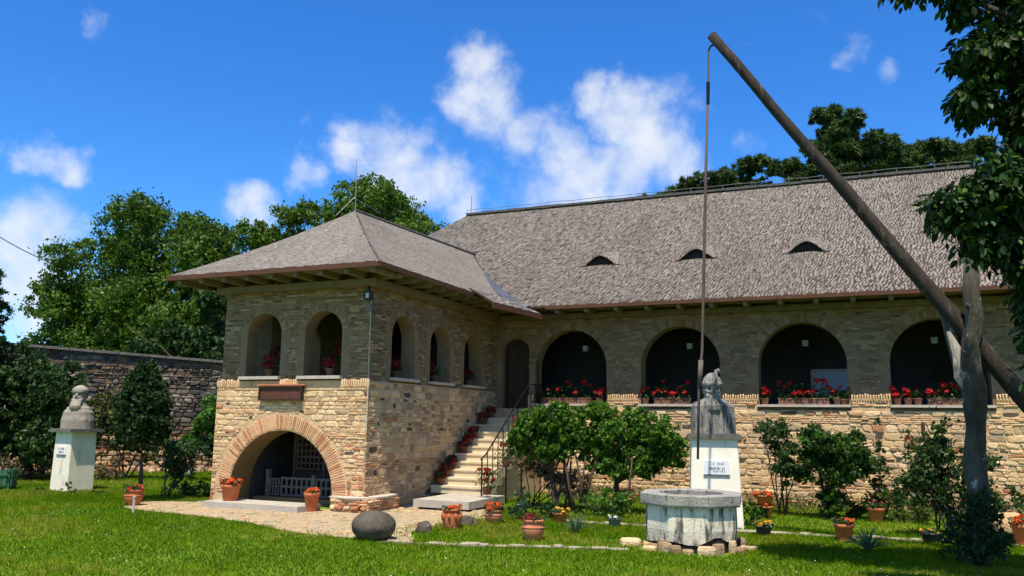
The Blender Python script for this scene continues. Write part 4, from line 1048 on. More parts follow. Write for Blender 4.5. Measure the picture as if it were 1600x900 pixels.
def pedestal(parent, c, rz, w0, w1, h, capw, caph, mt, lift=0, bands=False):
    T = Matrix.Translation((c[0], c[1], 0)) @ Matrix.Rotation(rz, 4, 'Z')
    mb = MB(); vs = []
    for (w, z) in ((w0, -.05), (w0, .02), (w1, h), ):
        e = .018
        for sx, sy in ((-1,-1),(1,-1),(1,1),(-1,1)):
            if sx*sy > 0: vs += [(sx*w/2, sy*(w/2-e), z), (sx*(w/2-e), sy*w/2, z)]
            else: vs += [(sx*(w/2-e), sy*w/2, z), (sx*w/2, sy*(w/2-e), z)]
    fs = [(j*8+k, j*8+(k+1) % 8, (j+1)*8+(k+1) % 8, (j+1)*8+k) for j in range(2) for k in range(8)]
    mb.add([T @ Vector(v) for v in vs], fs, mt); mb.build('shaft', parent)
    mb = MB(); mb.box((-capw/2, -capw/2, h+.001), (capw/2, capw/2, h+caph), 'cap_stone', T); mb.box((-capw/2+.03, -capw/2+.03, h+caph), (capw/2-.03, capw/2-.03, h+caph+.02), 'cap_stone', T); mb.build('cap_slab', parent)
    return T
def plaque(parent, T, x, z, w, h, y, rows, rng):
    mb = MB(); mb.box((x-w/2, y-.02, z-h/2), (x+w/2, y+.03, z+h/2), 'plaque_white', T); p = mb.build('plaque', parent)
    mb = MB(); mb.box((x-w/2-.01, y-.028, z-h/2-.022), (x+w/2+.01, y+.03, z-h/2-.002), 'cap_stone', T); mb.build('plaque_ledge', p)
    mb = MB()
    # worn lettering that cannot be read in the photograph: rows of short strokes
    for (zz, hh, x0, x1) in rows:
        q = x0
        while q < x1:
            ww = rng.uniform(.008, .02)
            if rng.random() > .2: mb.box((x+q, y-.0225, z+zz-hh/2*rng.uniform(.5, 1)), (x+q+ww, y-.0203, z+zz+hh/2*rng.uniform(.5, 1)), 'lettering', T)
            q += ww+rng.uniform(.004, .012)
    mb.build('worn_lettering', p, kind='stuff')
stR = empty('bust_monument', (-2.72, 15.75, 0), 'stone bust of bearded man in plumed cap on white pedestal behind the well', 'statue')
Tr = pedestal(stR, (-2.72, 15.75), .22, .93, .80, 1.545, .94, .075, 'pedestal_paint')
plaque(stR, Tr, .02, 1.05, .44, .24, -.425, [(.065, .05, -.06, .13), (-.02, .07, -.15, .14), (-.07, .03, -.06, .13)], rg)
bust(stR, (-2.72, 15.75, 1.625), .28, 'bust_stone', [(0,.40,.25,0),(.30,.40,.25,0),(.50,.385,.24,0),(.575,.35,.22,0),(.62,.24,.18,0),(.66,.15,.15,0),(.72,.15,.16,-.01),(.80,.165,.18,-.015),(.92,.165,.18,-.01),(.98,.13,.14,0)], .014, (.88, .26, .175, -.01), True, .34)
stL = empty('bust_monument', (-18.2, 15.0, 0), 'rounded grey bust of bearded man in round cap on cream pedestal, left lawn', 'statue')
Tl = pedestal(stL, (-18.2, 15.0), -.12, .70, .66, 1.42, .90, .06, 'white_stucco')
plaque(stL, Tl, 0, .98, .36, .20, -.335, [(.035, .07, -.13, .13), (-.045, .06, -.10, .11)], rg)
bust(stL, (-18.2, 15.0, 1.50), .45, 'bust_stone_pale', [(0,.37,.30,0),(.18,.37,.30,0),(.38,.335,.27,0),(.50,.27,.23,0),(.58,.19,.18,0),(.66,.145,.15,0),(.74,.15,.16,-.01),(.84,.155,.17,-.01),(.94,.15,.16,-.005),(1.0,.12,.13,0)], .008, (.885, .20, .19, 0), False, .30)

# ------------------------------------------------------------------ well
WC = (-2.56, 12.80)
well = empty('stone_well', (WC[0], WC[1], 0), 'octagonal white concrete well with a stained rim on crumbling base stones', 'well')
def octo(r, z, rot=math.pi/8+.12): return [(WC[0]+r*math.cos(rot+k*math.pi/4), WC[1]+r*math.sin(rot+k*math.pi/4), z) for k in range(8)]
mb = MB(); N_ = 64; vs = []
ro = lambda a, r: r*math.cos(math.pi/8)/math.cos((a-.12+math.pi/8) % (math.pi/4)-math.pi/8)
lows = []
for k in range(N_):
    a = 2*math.pi*k/N_; low = .13+.05*mnoise.noise(Vector((math.cos(a)*2.2, math.sin(a)*2.2, .3)))+.03*mnoise.noise(Vector((math.cos(a)*7, math.sin(a)*7, 1)))
    fr = (a-5.55+math.pi) % (2*math.pi)-math.pi; low += .10*math.exp(-(fr/.25)**2)
    lows.append(low)
for (r, zf_) in ((.685, None), (.705, .30), (.70, .58), (.695, .63)):
    for k in range(N_):
        a = 2*math.pi*k/N_; rr2 = ro(a, r); vs.append((WC[0]+rr2*math.cos(a), WC[1]+rr2*math.sin(a), zf_ if zf_ else lows[k]))
fs = [(j*N_+k, j*N_+(k+1) % N_, (j+1)*N_+(k+1) % N_, (j+1)*N_+k) for j in range(3) for k in range(N_)]
mb.add(vs, fs, 'well_concrete'); mb.build('drum', well)
mb = MB(); mb.lathe([(.62, -.05), (.63, .62), (.58, .64), (.55, .45), (.52, -.02)], (WC[0], WC[1], 0), 'well_dark', 32); mb.build('well_shaft', well)
for k in range(8):     # the rim is cast in eight blocks
    a0, a1 = .12-math.pi/8+k*math.pi/4+.006+math.pi/8+math.pi/8, .12-math.pi/8+(k+1)*math.pi/4-.006+math.pi/8+math.pi/8
    ri, rw = .50, .775; mb = MB(); vs = []
    for z in (.632, .66, .79, .80):
        for a in (a0, a1):
            e = .0 if z in (.66, .79) else -.012
            vs += [(WC[0]+(rw+e)*math.cos(a), WC[1]+(rw+e)*math.sin(a), z), (WC[0]+(ri-e)*math.cos(a), WC[1]+(ri-e)*math.sin(a), z)]
    fs = []
    for j in range(3):
        b = j*4; fs += [(b, b+2, b+6, b+4), (b+3, b+1, b+5, b+7), (b+1, b, b+4, b+5), (b+2, b+3, b+7, b+6)]
    fs += [(0,1,3,2), (12,14,15,13)]
    mb.add(vs, fs, 'rim_concrete'); mb.build('rim_block', well)
rw_ = random.Random(8)
for k in range(26):
    a = 2*math.pi*k/26+rw_.uniform(-.1, .1); r = rw_.uniform(.64, .75); s = rw_.uniform(.12, .30)
    mb = MB(); flag(mb, 0, 0, s, s*rw_.uniform(.55, .8), rw_.uniform(.09, .19), 0, rw_, rw_.choice([STONE[4], STONE[6], STONE[2], SHADE_TONE[3], SHADE_TONE[1], STONE[7]]), -.02)
    o = mb.build('base_stone', well); o.matrix_basis = Matrix.Translation((WC[0]+r*math.cos(a), WC[1]+r*math.sin(a), 0)) @ Matrix.Rotation(a+math.pi/2, 4, 'Z')
for k, (x, y, s) in enumerate([(-3.42, 12.55, .34), (-3.05, 12.18, .22), (-1.72, 12.95, .2)]):
    mb = MB(); flag(mb, x, y, s, s*.6, s*.35, .3, rw_, STONE[3 if k == 0 else 1], -.01); o = mb.build('loose_stone')
    tag(o, ['pale flat stone lying in the grass left of the well foot', 'small flat stone in the grass in front of the well', 'small stone in the grass right of the well foot'][k], 'stone')
# shadoof: forked post, counterpoise beam, hanging rod
sw = empty('well_sweep', (1.19, 13.2, 0), 'tall well sweep: forked bark post carrying a long dark beam with a hanging rod', 'well sweep')
mb = MB(); mb.tube([(1.19,13.2,-.1),(1.25,13.2,.5),(1.27,13.2,.9),(1.25,13.2,1.3),(1.28,13.2,1.75),(1.31,13.2,2.1),(1.33,13.18,2.35),(1.27,13.12,2.65),(1.30,13.08,2.95),(1.37,13.06,3.3),(1.35,13.06,3.7),(1.40,13.06,4.25)], [.22,.155,.148,.135,.132,.137,.145,.122,.108,.112,.10,.085], 'post_bark', 16, wob=.42)
mb.tube([(1.33,13.24,2.05),(1.22,13.30,2.45),(1.12,13.33,2.85),(1.04,13.34,3.3),(1.00,13.35,3.72)], [.11,.09,.078,.065,.04], 'post_bark', 12, wob=.5)
for (x, z) in ((1.28, 2.75), (1.36, 3.4)): mb.tube([(x, 13.1, z), (x-.09, 12.94, z+.09)], [.05, .025], 'post_bark', 8)
mb.build('forked_post', sw, smooth=True)
mb = MB(); mb.tube([(1.25,13.17,2.38),(1.17,13.21,2.62),(1.11,13.23,2.9),(1.05,13.25,3.15)], [.02,.075,.065,.03], 'torn_wood', 8, wob=.6); mb.tube([(1.20,13.14,2.35),(1.13,13.17,2.5),(1.09,13.2,2.8)], [.03,.05,.02], 'torn_wood', 6, wob=.6); mb.build('torn_wood', sw)
bd = Vector((2.75-(-2.14), 0.08, .95-8.19)); bd_n = bd.normalized()
pts = [Vector((-2.14, 13.2, 8.19))+bd*t for t in np.linspace(0, 1, 16)]
pts = [p + Vector((.006*math.sin(i*1.3), .006*math.cos(i*2.0), .006*math.cos(i*1.1))) for i, p in enumerate(pts)]
mb = MB(); mb.tube(pts, list(np.linspace(.076, .122, 16)), 'pole_wood', 16, wob=.22); mb.build('beam', sw, smooth=True)
mb = MB(); mb.tube([(1.05,13.40,3.30),(1.42,13.0,3.42)], .028, 'iron', 8); mb.build('pivot_pin', sw)
mb = MB(); mb.tube([(-2.06,13.2,8.04),(-2.17,13.2,8.0),(-2.20,13.2,7.92)], .018, 'iron', 6); mb.tube([(-2.20,13.2,7.94),(-2.21,13.2,7.60),(-2.22,13.2,7.28)], .016, 'rod_wood', 6)
mb.tube([(-2.22,13.2,7.38),(-2.23,13.2,7.0)], [.032, .026], 'iron', 8); mb.build('chain_link', sw)
mb = MB(); mb.tube([(-2.22,13.2,7.35),(-2.29,13.2,5.9),(-2.36,13.2,4.3),(-2.42,13.2,2.95),(-2.48,13.2,2.45),(-2.525,13.2,1.27)], [.020,.024,.024,.022,.024,.019], 'rod_wood', 8, wob=.2); mb.tube([(-2.44,13.2,2.8),(-2.475,13.2,2.38)], .040, 'rod_wood', 8, wob=.3); mb.build('hanging_rod', sw, smooth=True)

# ------------------------------------------------------------------ pots and planters
def pot(name, loc, r, h, mt, label, bloom, nb, bs, leafm=None, style='urn', group='flower pots around the house', fol=1.0):
    t = empty(name, loc, label, 'flower pot', group)
    mb = MB()
    if style == 'urn': pr_ = [(r*.55, 0), (r*.80, h*.18), (r*.98, h*.45), (r*1.0, h*.62), (r*.90, h*.80), (r*.84, h*.86), (r*1.02, h*.90), (r*1.04, h), (r*.90, h*1.0), (r*.86, h*.9)]
    elif style == 'barrel': pr_ = [(r*.78, 0), (r*.92, h*.15), (r*1.0, h*.45), (r*.98, h*.75), (r*.90, h*.85), (r*1.05, h*.88), (r*1.10, h*.97), (r*1.0, h), (r*.9, h*.98), (r*.86, h*.85)]
    else: pr_ = [(r*.68, 0), (r*.74, h*.1), (r*.92, h*.78), (r*1.04, h*.80), (r*1.05, h*.99), (r*.93, h), (r*.88, h*.85)]
    mb.lathe(pr_, loc, mt, 24); mb.lathe([(0.001, h*.88), (r*.88, h*.88)], loc, 'soil', 16); mb.build('pot', t, smooth=True)
    if style == 'urn':
        mb = MB(); mb.lathe([(r*1.005, h*.615), (r*1.04, h*.63), (r*1.04, h*.655), (r*1.0, h*.67)], loc, mt, 24); mb.build('band', t, smooth=True)
    if style == 'barrel':
        mb = MB()
        for k in range(9):
            a = k*.7; mb.tube([(loc[0]+r*1.0*math.cos(a), loc[1]+r*1.0*math.sin(a), loc[2]+h*.78), (loc[0]+r*1.07*math.cos(a), loc[1]+r*1.07*math.sin(a), loc[2]+h*.62), (loc[0]+r*1.02*math.cos(a+.1), loc[1]+r*1.02*math.sin(a+.1), loc[2]+h*.42)], [.022, .024, .012], mt, 6)
        mb.build('relief', t, smooth=True)
    n = int(240*fol); a = RNG.uniform(0, 6.28, n); rr = r*1.15*np.sqrt(RNG.random(n)); P = np.stack([loc[0]+rr*np.cos(a), loc[1]+rr*np.sin(a), loc[2]+h*(.95+.35*fol*RNG.random(n))], 1)
    leaf_cloud('foliage', P, .045, leafm or L_ROSE, t, .5, .8)
    for k in range(nb):
        a = random.uniform(0, 6.28); rr = r*1.1*math.sqrt(random.random()); add_bloom(t, (loc[0]+rr*math.cos(a), loc[1]+rr*math.sin(a), loc[2]+h*(1.02+.28*random.random()*fol)), bs, bloom)
    return t
pot('flower_pot', (-14.15, 13.16, 0), .185, .32, 'terracotta', 'terracotta urn at the foot of the clipped tree on the left lawn', 'petal_orange', 7, .10)
pot('flower_pot', (-12.33, 13.98, .12), .20, .33, 'terracotta', 'terracotta pot of orange flowers on the left end of the porch doorstep', 'petal_orange', 14, .13, style='tub')
pot('flower_pot', (-10.32, 14.02, .0), .15, .37, 'terracotta', 'tall terracotta pot at the right end of the porch doorstep', 'petal_orange', 6, .11, style='tub', fol=.5)
pot('flower_pot', (-6.66, 12.98, 0), .155, .34, 'terracotta', 'dark red barrel pot with moulded relief beside the gravel near the stairs', 'petal_orange', 6, .09, style='barrel', fol=.4)
pot('flower_pot', (-6.35, 14.05, 0), .165, .24, 'terracotta_pale', 'pale orange urn crowded with red flowers right of the stair foot', 'petal_orange', 16, .12, fol=1.2)
pot('flower_pot', (-4.92, 12.35, 0), .175, .32, 'terracotta_pale', 'large plain terracotta urn on the front edge of the centre lawn', 'petal_crimson', 7, .09, fol=.5)
pot('flower_pot', (-5.33, 14.7, 0), .14, .19, 'terracotta', 'small red pot with pale yellow flowers in front of the large shrubs', 'petal_yellow', 9, .10, style='tub')
pot('flower_pot', (-4.29, 14.65, 0), .12, .15, 'grey_pot', 'small grey bowl with faded flowers beside the garden path', 'petal_white', 5, .07, style='tub', fol=.6)
pot('flower_pot', (-1.76, 14.7, 0), .14, .17, 'dark_pot', 'black bowl with yellow flowers right of the well', 'petal_yellow', 10, .10, style='tub')
pot('flower_pot', (-.52, 14.7, 0), .155, .27, 'terracotta', 'red terracotta pot with coral flowers beside the spiky agave', 'petal_orange', 8, .11, style='tub')
pot('flower_pot', (.74, 15.0, 0), .15, .18, 'dark_pot', 'dark bowl with faded orange flowers left of the forked post', 'petal_yellow', 6, .08, style='tub', fol=.7)
pot('flower_pot', (2.08, 15.6, 0), .17, .32, 'terracotta', 'terracotta pot at the right edge of the lawn beyond the post', 'petal_orange', 9, .12, style='tub')
pot('flower_pot', (-.04, 17.9, 0), .16, .27, 'terracotta', 'orange pot under the tall hollyhock against the long wall', 'petal_crimson', 6, .10, style='tub')
pot('flower_pot', (-5.05, 18.0, 0), .17, .30, 'terracotta_pale', 'terracotta urn half hidden behind the trunks of the large shrub', 'petal_crimson', 4, .09)
st = pot('flower_pot', (-2.03, 17.3, 0), .15, .26, 'terracotta', 'lower orange pot of the stacked pair right of the white pedestal', 'petal_orange', 4, .09, style='tub', fol=.3)
pot('flower_pot', (-2.03, 17.3, .28), .18, .18, 'terracotta', 'upper wide orange pot of the stacked pair right of the white pedestal', 'petal_orange', 9, .11, style='tub', fol=.6)
names_l = ['lowest', 'second', 'third', 'fourth', 'fifth', 'topmost']
names_l = ['lowest', 'second lowest', 'third from the bottom', 'fourth from the bottom', 'fourth from the top', 'third from the top', 'second highest', 'topmost']
for k in range(8):
    st_i = [0, 1, 2, 4, 5, 6, 8, 9][k]
    z = .20+RISE*(st_i+1); y = SY0+RUN*st_i+.16 if st_i < 9 else SY0+RUN*9+.3
    pot('flower_pot', (XE+.24, y, z), .10, .16, 'terracotta_dark', '%s red geranium pot on the wall side of the staircase' % names_l[k], 'petal_crimson', 13, .15, L_DARKB, 'tub', 'geranium pots on the staircase', 2.2)
for k, (y, z, nm) in enumerate(((16.6, 0.0, 'geranium pot on the ground at the foot of the railing'), (17.6, .0, 'leafy geranium pot on a stand outside the lower railing'), (18.5, .0, 'tall geranium outside the middle of the railing'))):
    t = empty('geranium_stand', (-7.68, y, 0), 'red ' + nm, 'flower pot', 'geraniums beside the railing')
    h = [.45, 1.0, 1.45][k]
    if h > .5:
        mb = MB(); mb.tube([(-7.68, y, 0), (-7.68, y, h-.2)], .02, 'iron', 6); mb.lathe([(.001, h-.2), (.1, h-.2), (.1, h-.19)], (-7.68, y, 0), 'iron', 12); mb.build('stand', t)
    mb = MB(); mb.lathe([(.07, h-.19), (.10, h-.02), (.09, h-.02)], (-7.68, y, 0), 'terracotta_dark', 16); mb.build('pot', t)
    P = np.stack([-7.68+RNG.normal(size=260)*.12, y+RNG.normal(size=260)*.12, h+RNG.uniform(-.12, .35, 260)], 1); leaf_cloud('foliage', P, .05, L_DARKB, t, .4, .8)
    for i in range(7): add_bloom(t, (-7.68+random.uniform(-.18, .18), y+random.uniform(-.18, .1), h+random.uniform(.1, .42)), .13, 'petal_crimson')
# planters on the gallery sills
def planter(x0, x1, label, nb, ymid=YM+.06, z=2.292, mt='petal_red', spread=(.1, .42)):
    t = empty('planter_box', ((x0+x1)/2, ymid, z), label, 'planter', 'geranium boxes on the gallery sills')
    mb = MB(); mb.box((x0, ymid-.08, z), (x1, ymid+.09, z+.035), 'planter_wood'); mb.box((x0, ymid-.08, z+.125), (x1, ymid+.09, z+.155), 'planter_wood'); mb.box((x0+.012, ymid-.066, z+.035), (x1-.012, ymid+.076, z+.125), 'planter_wood')
    mb.build('box', t)
    k = int((x1-x0)/.075)
    mb = MB()
    for i in range(k): c = x0+.03+(x1-x0-.06)*i/(k-1); mb.box((c-.015, ymid-.082, z+.036), (c+.015, ymid-.0665, z+.124), 'planter_wood')
    mb.build('ribs', t, kind='stuff')
    n = 420; P = np.stack([RNG.uniform(x0, x1, n), ymid+RNG.normal(size=n)*.07-.02, z+.15+RNG.random(n)**1.4*spread[1]*.8], 1)
    hang = RNG.random(n) < .18; P[hang, 2] -= RNG.uniform(.1, .3, hang.sum()); P[hang, 1] -= .08
    leaf_cloud('foliage', P, .06, L_DARKB+L_ROSE[:1], t, .4, .85)
    for i in range(nb): add_bloom(t, (x0+(x1-x0)*(i+random.uniform(.1, .9))/nb, ymid-.09+random.uniform(-.03, .06), z+.15+random.uniform(*spread)), random.uniform(.12, .19), mt)
    return t
def sillpot(x, label, h=.15, nb=4, mt='petal_red', y=YM+.04, z=2.292, bs=.16, grp='geranium pots on the gallery sills', tilt=0):
    t = empty('geranium_pot', (x, y, z), label, 'flower pot', grp)
    mb = MB(); mb.lathe([(h*.42, 0), (h*.58, h*.8), (h*.66, h*.8), (h*.66, h), (h*.55, h), (h*.5, h*.9), (.001, h*.9)], (x, y, z), 'planter_wood', 16); mb.build('pot', t, smooth=True)
    n = 110; P = np.stack([x+RNG.normal(size=n)*.07, y+RNG.normal(size=n)*.06, z+h+RNG.random(n)*.2], 1); leaf_cloud('foliage', P, .06, L_DARKB, t, .4, .85)
    for i in range(nb): add_bloom(t, (x+random.uniform(-.1, .1), y-.05+random.uniform(-.05, .05), z+h+random.uniform(.05, .26)), bs, mt)
planter(-7.86, -6.66, 'wooden box of red geraniums on the sill of the first arch nearest the stairs', 8)
planter(-5.02, -4.10, 'wooden box of red geraniums on the second arch sill left of the bust', 10)
planter(-2.04, -.90, 'wooden box of red geraniums on the third arch sill before the bright window', 11)
planter(1.12, 1.86, 'wooden box of red geraniums on the fourth arch sill behind the forked post', 8)
sillpot(-6.45, 'red geranium pot at the right end of the first arch sill', nb=6)
sillpot(-7.98, 'small bare-looking pot at the left end of the first arch sill', nb=1, bs=.08)
sillpot(-5.24, 'red geranium pot at the left end of the second arch sill', nb=4, bs=.12)
sillpot(-3.72, 'geranium pot at the right end of the second arch sill behind the bust', nb=4)
sillpot(-2.34, 'red geranium pot at the left end of the third arch sill', nb=6)
sillpot(-.74, 'dark red geranium pot on the right half of the third arch sill', nb=4, bs=.11)
sillpot(-.58, 'small tan pot at the right end of the third arch sill', nb=2, bs=.10, h=.13)
sillpot(.52, 'red geranium pot at the left end of the fourth arch sill', nb=6)
sillpot(.74, 'tan pot of red geraniums second from the left on the fourth arch sill', nb=6)
sillpot(.94, 'short reddish pot just left of the box on the fourth arch sill', nb=2, bs=.1)
sillpot(2.14, 'small pale pot at the right end of the fourth arch sill', nb=0, h=.10)
for i, (x, lb, nb) in enumerate([(-11.98, 'potted geranium in the left front window of the porch', 9), (-10.40, 'potted geranium in the right front window of the porch', 9)]):
    sillpot(x, lb, .16, nb, 'petal_crimson', YF+.12, 2.70, .15, 'potted geraniums in the porch windows')
for i, (y, lb) in enumerate([(1.30, 'potted geranium in the first side window of the porch'), (3.05, 'potted geranium in the middle side window of the porch'), (4.9, 'potted geranium in the side window nearest the stairs')]):
    sillpot(XE-.12, lb, .15, 6, 'petal_crimson', YF+y, 2.702, .14, 'potted geraniums in the porch windows')
# lanterns and hanging baskets inside the arches
for i, A in enumerate(AR[:4]):
    x = A[0]+XE+.02; t = empty('hanging_lantern', (x, 21.9, 4.55), ['glass lantern hanging in the first arch nearest the stairs', 'glass lantern hanging in the second arch of the gallery', 'glass lantern hanging in the third arch of the gallery', 'glass lantern hanging in the fourth arch behind the forked post'][i], 'lantern', 'lanterns hung in the gallery')
    mb = MB(); mb.tube([(x, 21.9, 4.55), (x, 21.9, 3.95)], .008, 'iron', 5); mb.build('chain', t)
    mb = MB(); mb.lathe([(.02, .02), (.07, .06), (.09, .20), (.05, .22)], (x, 21.9, 3.70), 'lamp_glass', 8); mb.build('glass', t)
    mb = MB(); mb.lathe([(.1, .21), (.03, .29), (.001, .30)], (x, 21.9, 3.70), 'iron', 8); mb.lathe([(.001, 0), (.06, .01), (.07, .055)], (x, 21.9, 3.70), 'iron', 8); mb.build('cap', t)
x = -10.50; t = empty('porch_lantern', (x, 15.6, 4.8), 'small white lantern hanging behind the right front window of the porch', 'lantern')
mb = MB(); mb.tube([(x, 15.6, 4.8), (x, 15.6, 4.05)], .008, 'iron', 5); mb.build('chain', t); mb = MB(); mb.lathe([(.001, 0), (.06, .02), (.07, .2), (.02, .26)], (x, 15.6, 3.80), 'lamp_glass', 10); mb.build('glass', t)
for (x, z, lb) in ((-10.55, 3.25, 'hanging basket of red flowers inside the right front porch window'), (-12.22, 3.25, 'hanging basket of red flowers inside the left front porch window')):
    t = empty('hanging_basket', (x, 15.2, z), lb, 'hanging basket', 'hanging baskets inside the porch')
    mb = MB(); mb.tube([(x, 15.2, 4.8), (x, 15.2, z+.1)], .006, 'iron', 4); mb.lathe([(.001, -.1), (.1, -.06), (.13, .04)], (x, 15.2, z), 'terracotta_dark', 14); mb.build('bowl', t)
    P = np.stack([x+RNG.normal(size=160)*.12, 15.2+RNG.normal(size=160)*.12, z+RNG.uniform(-.2, .2, 160)], 1); leaf_cloud('foliage', P, .06, L_DARKB, t, .3, .8)
    for i in range(7): add_bloom(t, (x+random.uniform(-.18, .18), 15.05+random.uniform(-.05, .1), z+random.uniform(-.05, .2)), .14, 'petal_crimson')

# ------------------------------------------------------------------ stones on the lawn
def boulder(name, c, rx, ry, rz_, mt, label, seed=0, lumpy=.04, cat='boulder'):
    mb = MB(); vs = []; n, m_ = 32, 20
    for j in range(m_+1):
        ph = math.pi*j/m_
        for k in range(n):
            a = 2*math.pi*k/n; d = Vector((math.sin(ph)*math.cos(a), math.sin(ph)*math.sin(a), math.cos(ph)))
            q = 1+lumpy*1.5*mnoise.noise(d*1.6+Vector((seed, 0, 0)))+lumpy*.6*mnoise.noise(d*5)+lumpy*.25*mnoise.noise(d*14)
            vs.append((c[0]+d.x*rx*q, c[1]+d.y*ry*q, c[2]+d.z*rz_*q))
    fs = [(j*n+k, (j+1)*n+k, (j+1)*n+(k+1) % n, j*n+(k+1) % n) for j in range(m_) for k in range(n)]
    mb.add(vs, fs, mt); o = mb.build(name, None, smooth=True); return tag(o, label, cat)
boulder('boulder', (-7.12, 11.28, .20), .345, .33, .235, 'boulder_stone', 'large smooth round dark boulder on the grass edge in front of the porch')
boulder('boulder', (-6.85, 12.35, .06), .145, .12, .115, 'boulder_stone', 'small brown half-buried stone on the gravel left of the barrel pot', 3, .2)
boulder('boulder', (-6.65, 13.55, .05), .17, .13, .11, 'boulder_stone', 'flat brownish stone between the barrel pot and the pale urn', 5, .25)
boulder('boulder', (2.05, 16.6, .16), .34, .3, .24, 'limestone_2', 'round tan stone beside the wall at the right edge', 8, .1)
mb = MB(); mb.tube([(-12.93, 12.05, 0), (-12.93, 12.05, .30)], .022, 'marker_white', 8); mb.lathe([(.03, .30), (.03, .325), (.001, .33)], (-12.93, 12.05, 0), 'marker_white', 8)
tag(mb.build('marker_stake'), 'thin pale marker stake standing in the grass near the left pot', 'stake')
# green bench
bn = empty('garden_bench', (-20.0, 14.0, 0), 'green painted wooden bench with slatted back at the far left edge of the lawn', 'bench', rz=0)
Tn = TF(-19.45, 14.15, 0, .62)
for k in range(14): mb = MB(); mb.box((-.06-k*.115, -.02, .12), (.035-k*.115, .012, .50+.015*(k % 2)), 'green_paint', Tn); mb.build('slat', bn)
mb = MB(); mb.box((-1.62, -.05, .36), (.06, -.021, .42), 'green_paint', Tn); mb.box((-1.62, .013, .10), (.06, .05, .17), 'green_paint', Tn); mb.build('rail', bn)
mb = MB(); mb.box((-1.62, .051, .28), (.06, .50, .32), 'green_paint', Tn); mb.build('seat', bn)
for x in (.05, -1.60):
    mb = MB(); mb.box((x-.04, .02, 0), (x+.04, .10, .52), 'green_paint', Tn); mb.box((x-.04, .46, 0), (x+.04, .52, .45), 'green_paint', Tn); mb.box((x-.041, .0, .453), (x+.041, .55, .50), 'green_paint', Tn); mb.build('arm', bn)
mb = MB()
for k in range(4): mb.box((.10, .06, .10+k*.1), (.13, .48, .18+k*.1), 'green_paint', Tn)
mb.build('side_panel', bn)
# overhead cable at the left
mb = MB(); mb.tube([(-52+11*t, 33-.5*t, 14.4-4.6*t-.9*math.sin(math.pi*t)*.3) for t in np.linspace(-.3, 1.1, 14)], .028, 'cable_black', 5); tag(mb.build('overhead_cable'), 'thin dark overhead cable sloping down into the trees at the left', 'cable')

# ------------------------------------------------------------------ trees beyond the walls
tree('walnut_tree', 'broad green walnut tree rising behind the old wall at the left', 'tree', (-37.5, 34, 0), (-37, 34, 5.2),
     [(-42.3,35,7.4,2.5,3,2.4),(-40.2,34,9.9,2.8,3.4,2.3),(-37.2,34,11.8,3.0,3.4,2.3),(-34.2,34,9.2,3.4,3.6,3.0),(-32.0,34,10.0,2.4,3,2.3),(-38.8,33,7,4.2,3.4,2.5),(-41.8,34,5.0,2.2,3,2.0),(-33.6,33.5,6,3.4,3,2.4),(-30.6,34,7.4,2.2,3,2.4)],
     105000, .21, L_WALNUT, .45, group='trees behind the house', clump=.20, per=30, aspect=.6, fill=.25, probs=[.35,.25,.22,.18])
tree('walnut_tree', 'bright green leafy tree rising behind the peak of the porch roof', 'tree', (-24.5, 36, 0), (-24.6, 36, 6.5),
     [(-28.6,36,10.2,2.7,3,2.1),(-26.4,36,12.0,2.2,2.8,1.7),(-24.2,36,12.9,1.9,2.6,1.6),(-22.0,36,12.1,2.0,2.6,1.5),(-20.4,36,10.9,1.6,2.4,1.4),(-25,35.5,9.2,4.6,3,2.6),(-21.5,35.5,8.8,2.6,3,2.2)],
     85000, .20, L_WALNUT, .4, group='trees behind the house', clump=.17, per=26, aspect=.55, fill=.25, probs=[.3,.33,.12,.25])
tree('walnut_tree', 'darker tree filling the gap left of the porch wall', 'tree', (-25.5, 26.5, 0), (-25.5, 26.5, 2.8),
     [(-22.7,26.3,4.2,1.3,1.2,.8),(-25.0,26.5,4.6,1.7,1.3,1.1),(-27.5,26.5,4.7,1.7,1.4,1.2),(-24.6,26.5,6.2,.9,1,.8)], 13000, .28, L_DARKB, .28, group='trees behind the house', clump=.17, fill=.3)
PK = dict(n=0)
def pine(label, base, fork, lumps, n):
    return tree('pine_tree', label, 'tree', base, fork, lumps, n, .34, L_PINE, .25, group='pines behind the long roof', aspect=.16, flat=.0, fill=.5, clump=.17, per=34, squash=.6, twigs=4)
pine('flat-topped pine showing over the roof ridge left of the hanging rod tip', (-5.4, 35, 0), (-5.3, 35, 9.6),
     [(-8.3,35,11.45,.75,.8,.40),(-7.4,35,11.6,.9,.9,.45),(-6.3,35,11.9,1.0,1.0,.5),(-5.0,35,12.2,1.0,1,.55),(-4.1,35,12.6,.7,.8,.42),(-3.9,35,11.3,1.0,1,.5),(-5.6,35,10.9,1.8,1,.6),(-6.4,35,11.0,1.2,1,.5),(-4.6,35,11.4,1.3,1,.55)], 34000)
pine('tallest ragged pine rising above the roof ridge behind the sweep beam', (-.7, 34, 0), (-.7, 34, 10.5),
     [(-2.9,34,12.1,1.0,.9,.45),(-1.9,34,11.6,1.0,.9,.5),(-.9,34,13.9,.75,.8,.5),(.0,34,13.6,.6,.7,.5),(-.9,34,12.9,1.1,1,.6),(.7,34,12.5,1.0,1,.5),(-.3,34,11.7,1.7,1,.7),(1.35,34,12.6,.5,.6,.35),(1.2,34,11.7,1.0,.9,.5),(-.4,34,12.4,1.3,1,.8),(-.6,34,13.3,.8,.8,.6),(.9,34,12.1,1.0,1,.6)], 42000)
pine('low pine top showing over the ridge near the right foliage', (2.9, 35, 0), (2.9, 35, 10.5),
     [(2.1,35,12.2,.7,.8,.4),(3.0,35,12.5,.8,.8,.4),(4.0,35,12.3,.9,.8,.45),(2.8,35,11.7,1.5,.9,.5)], 18000)
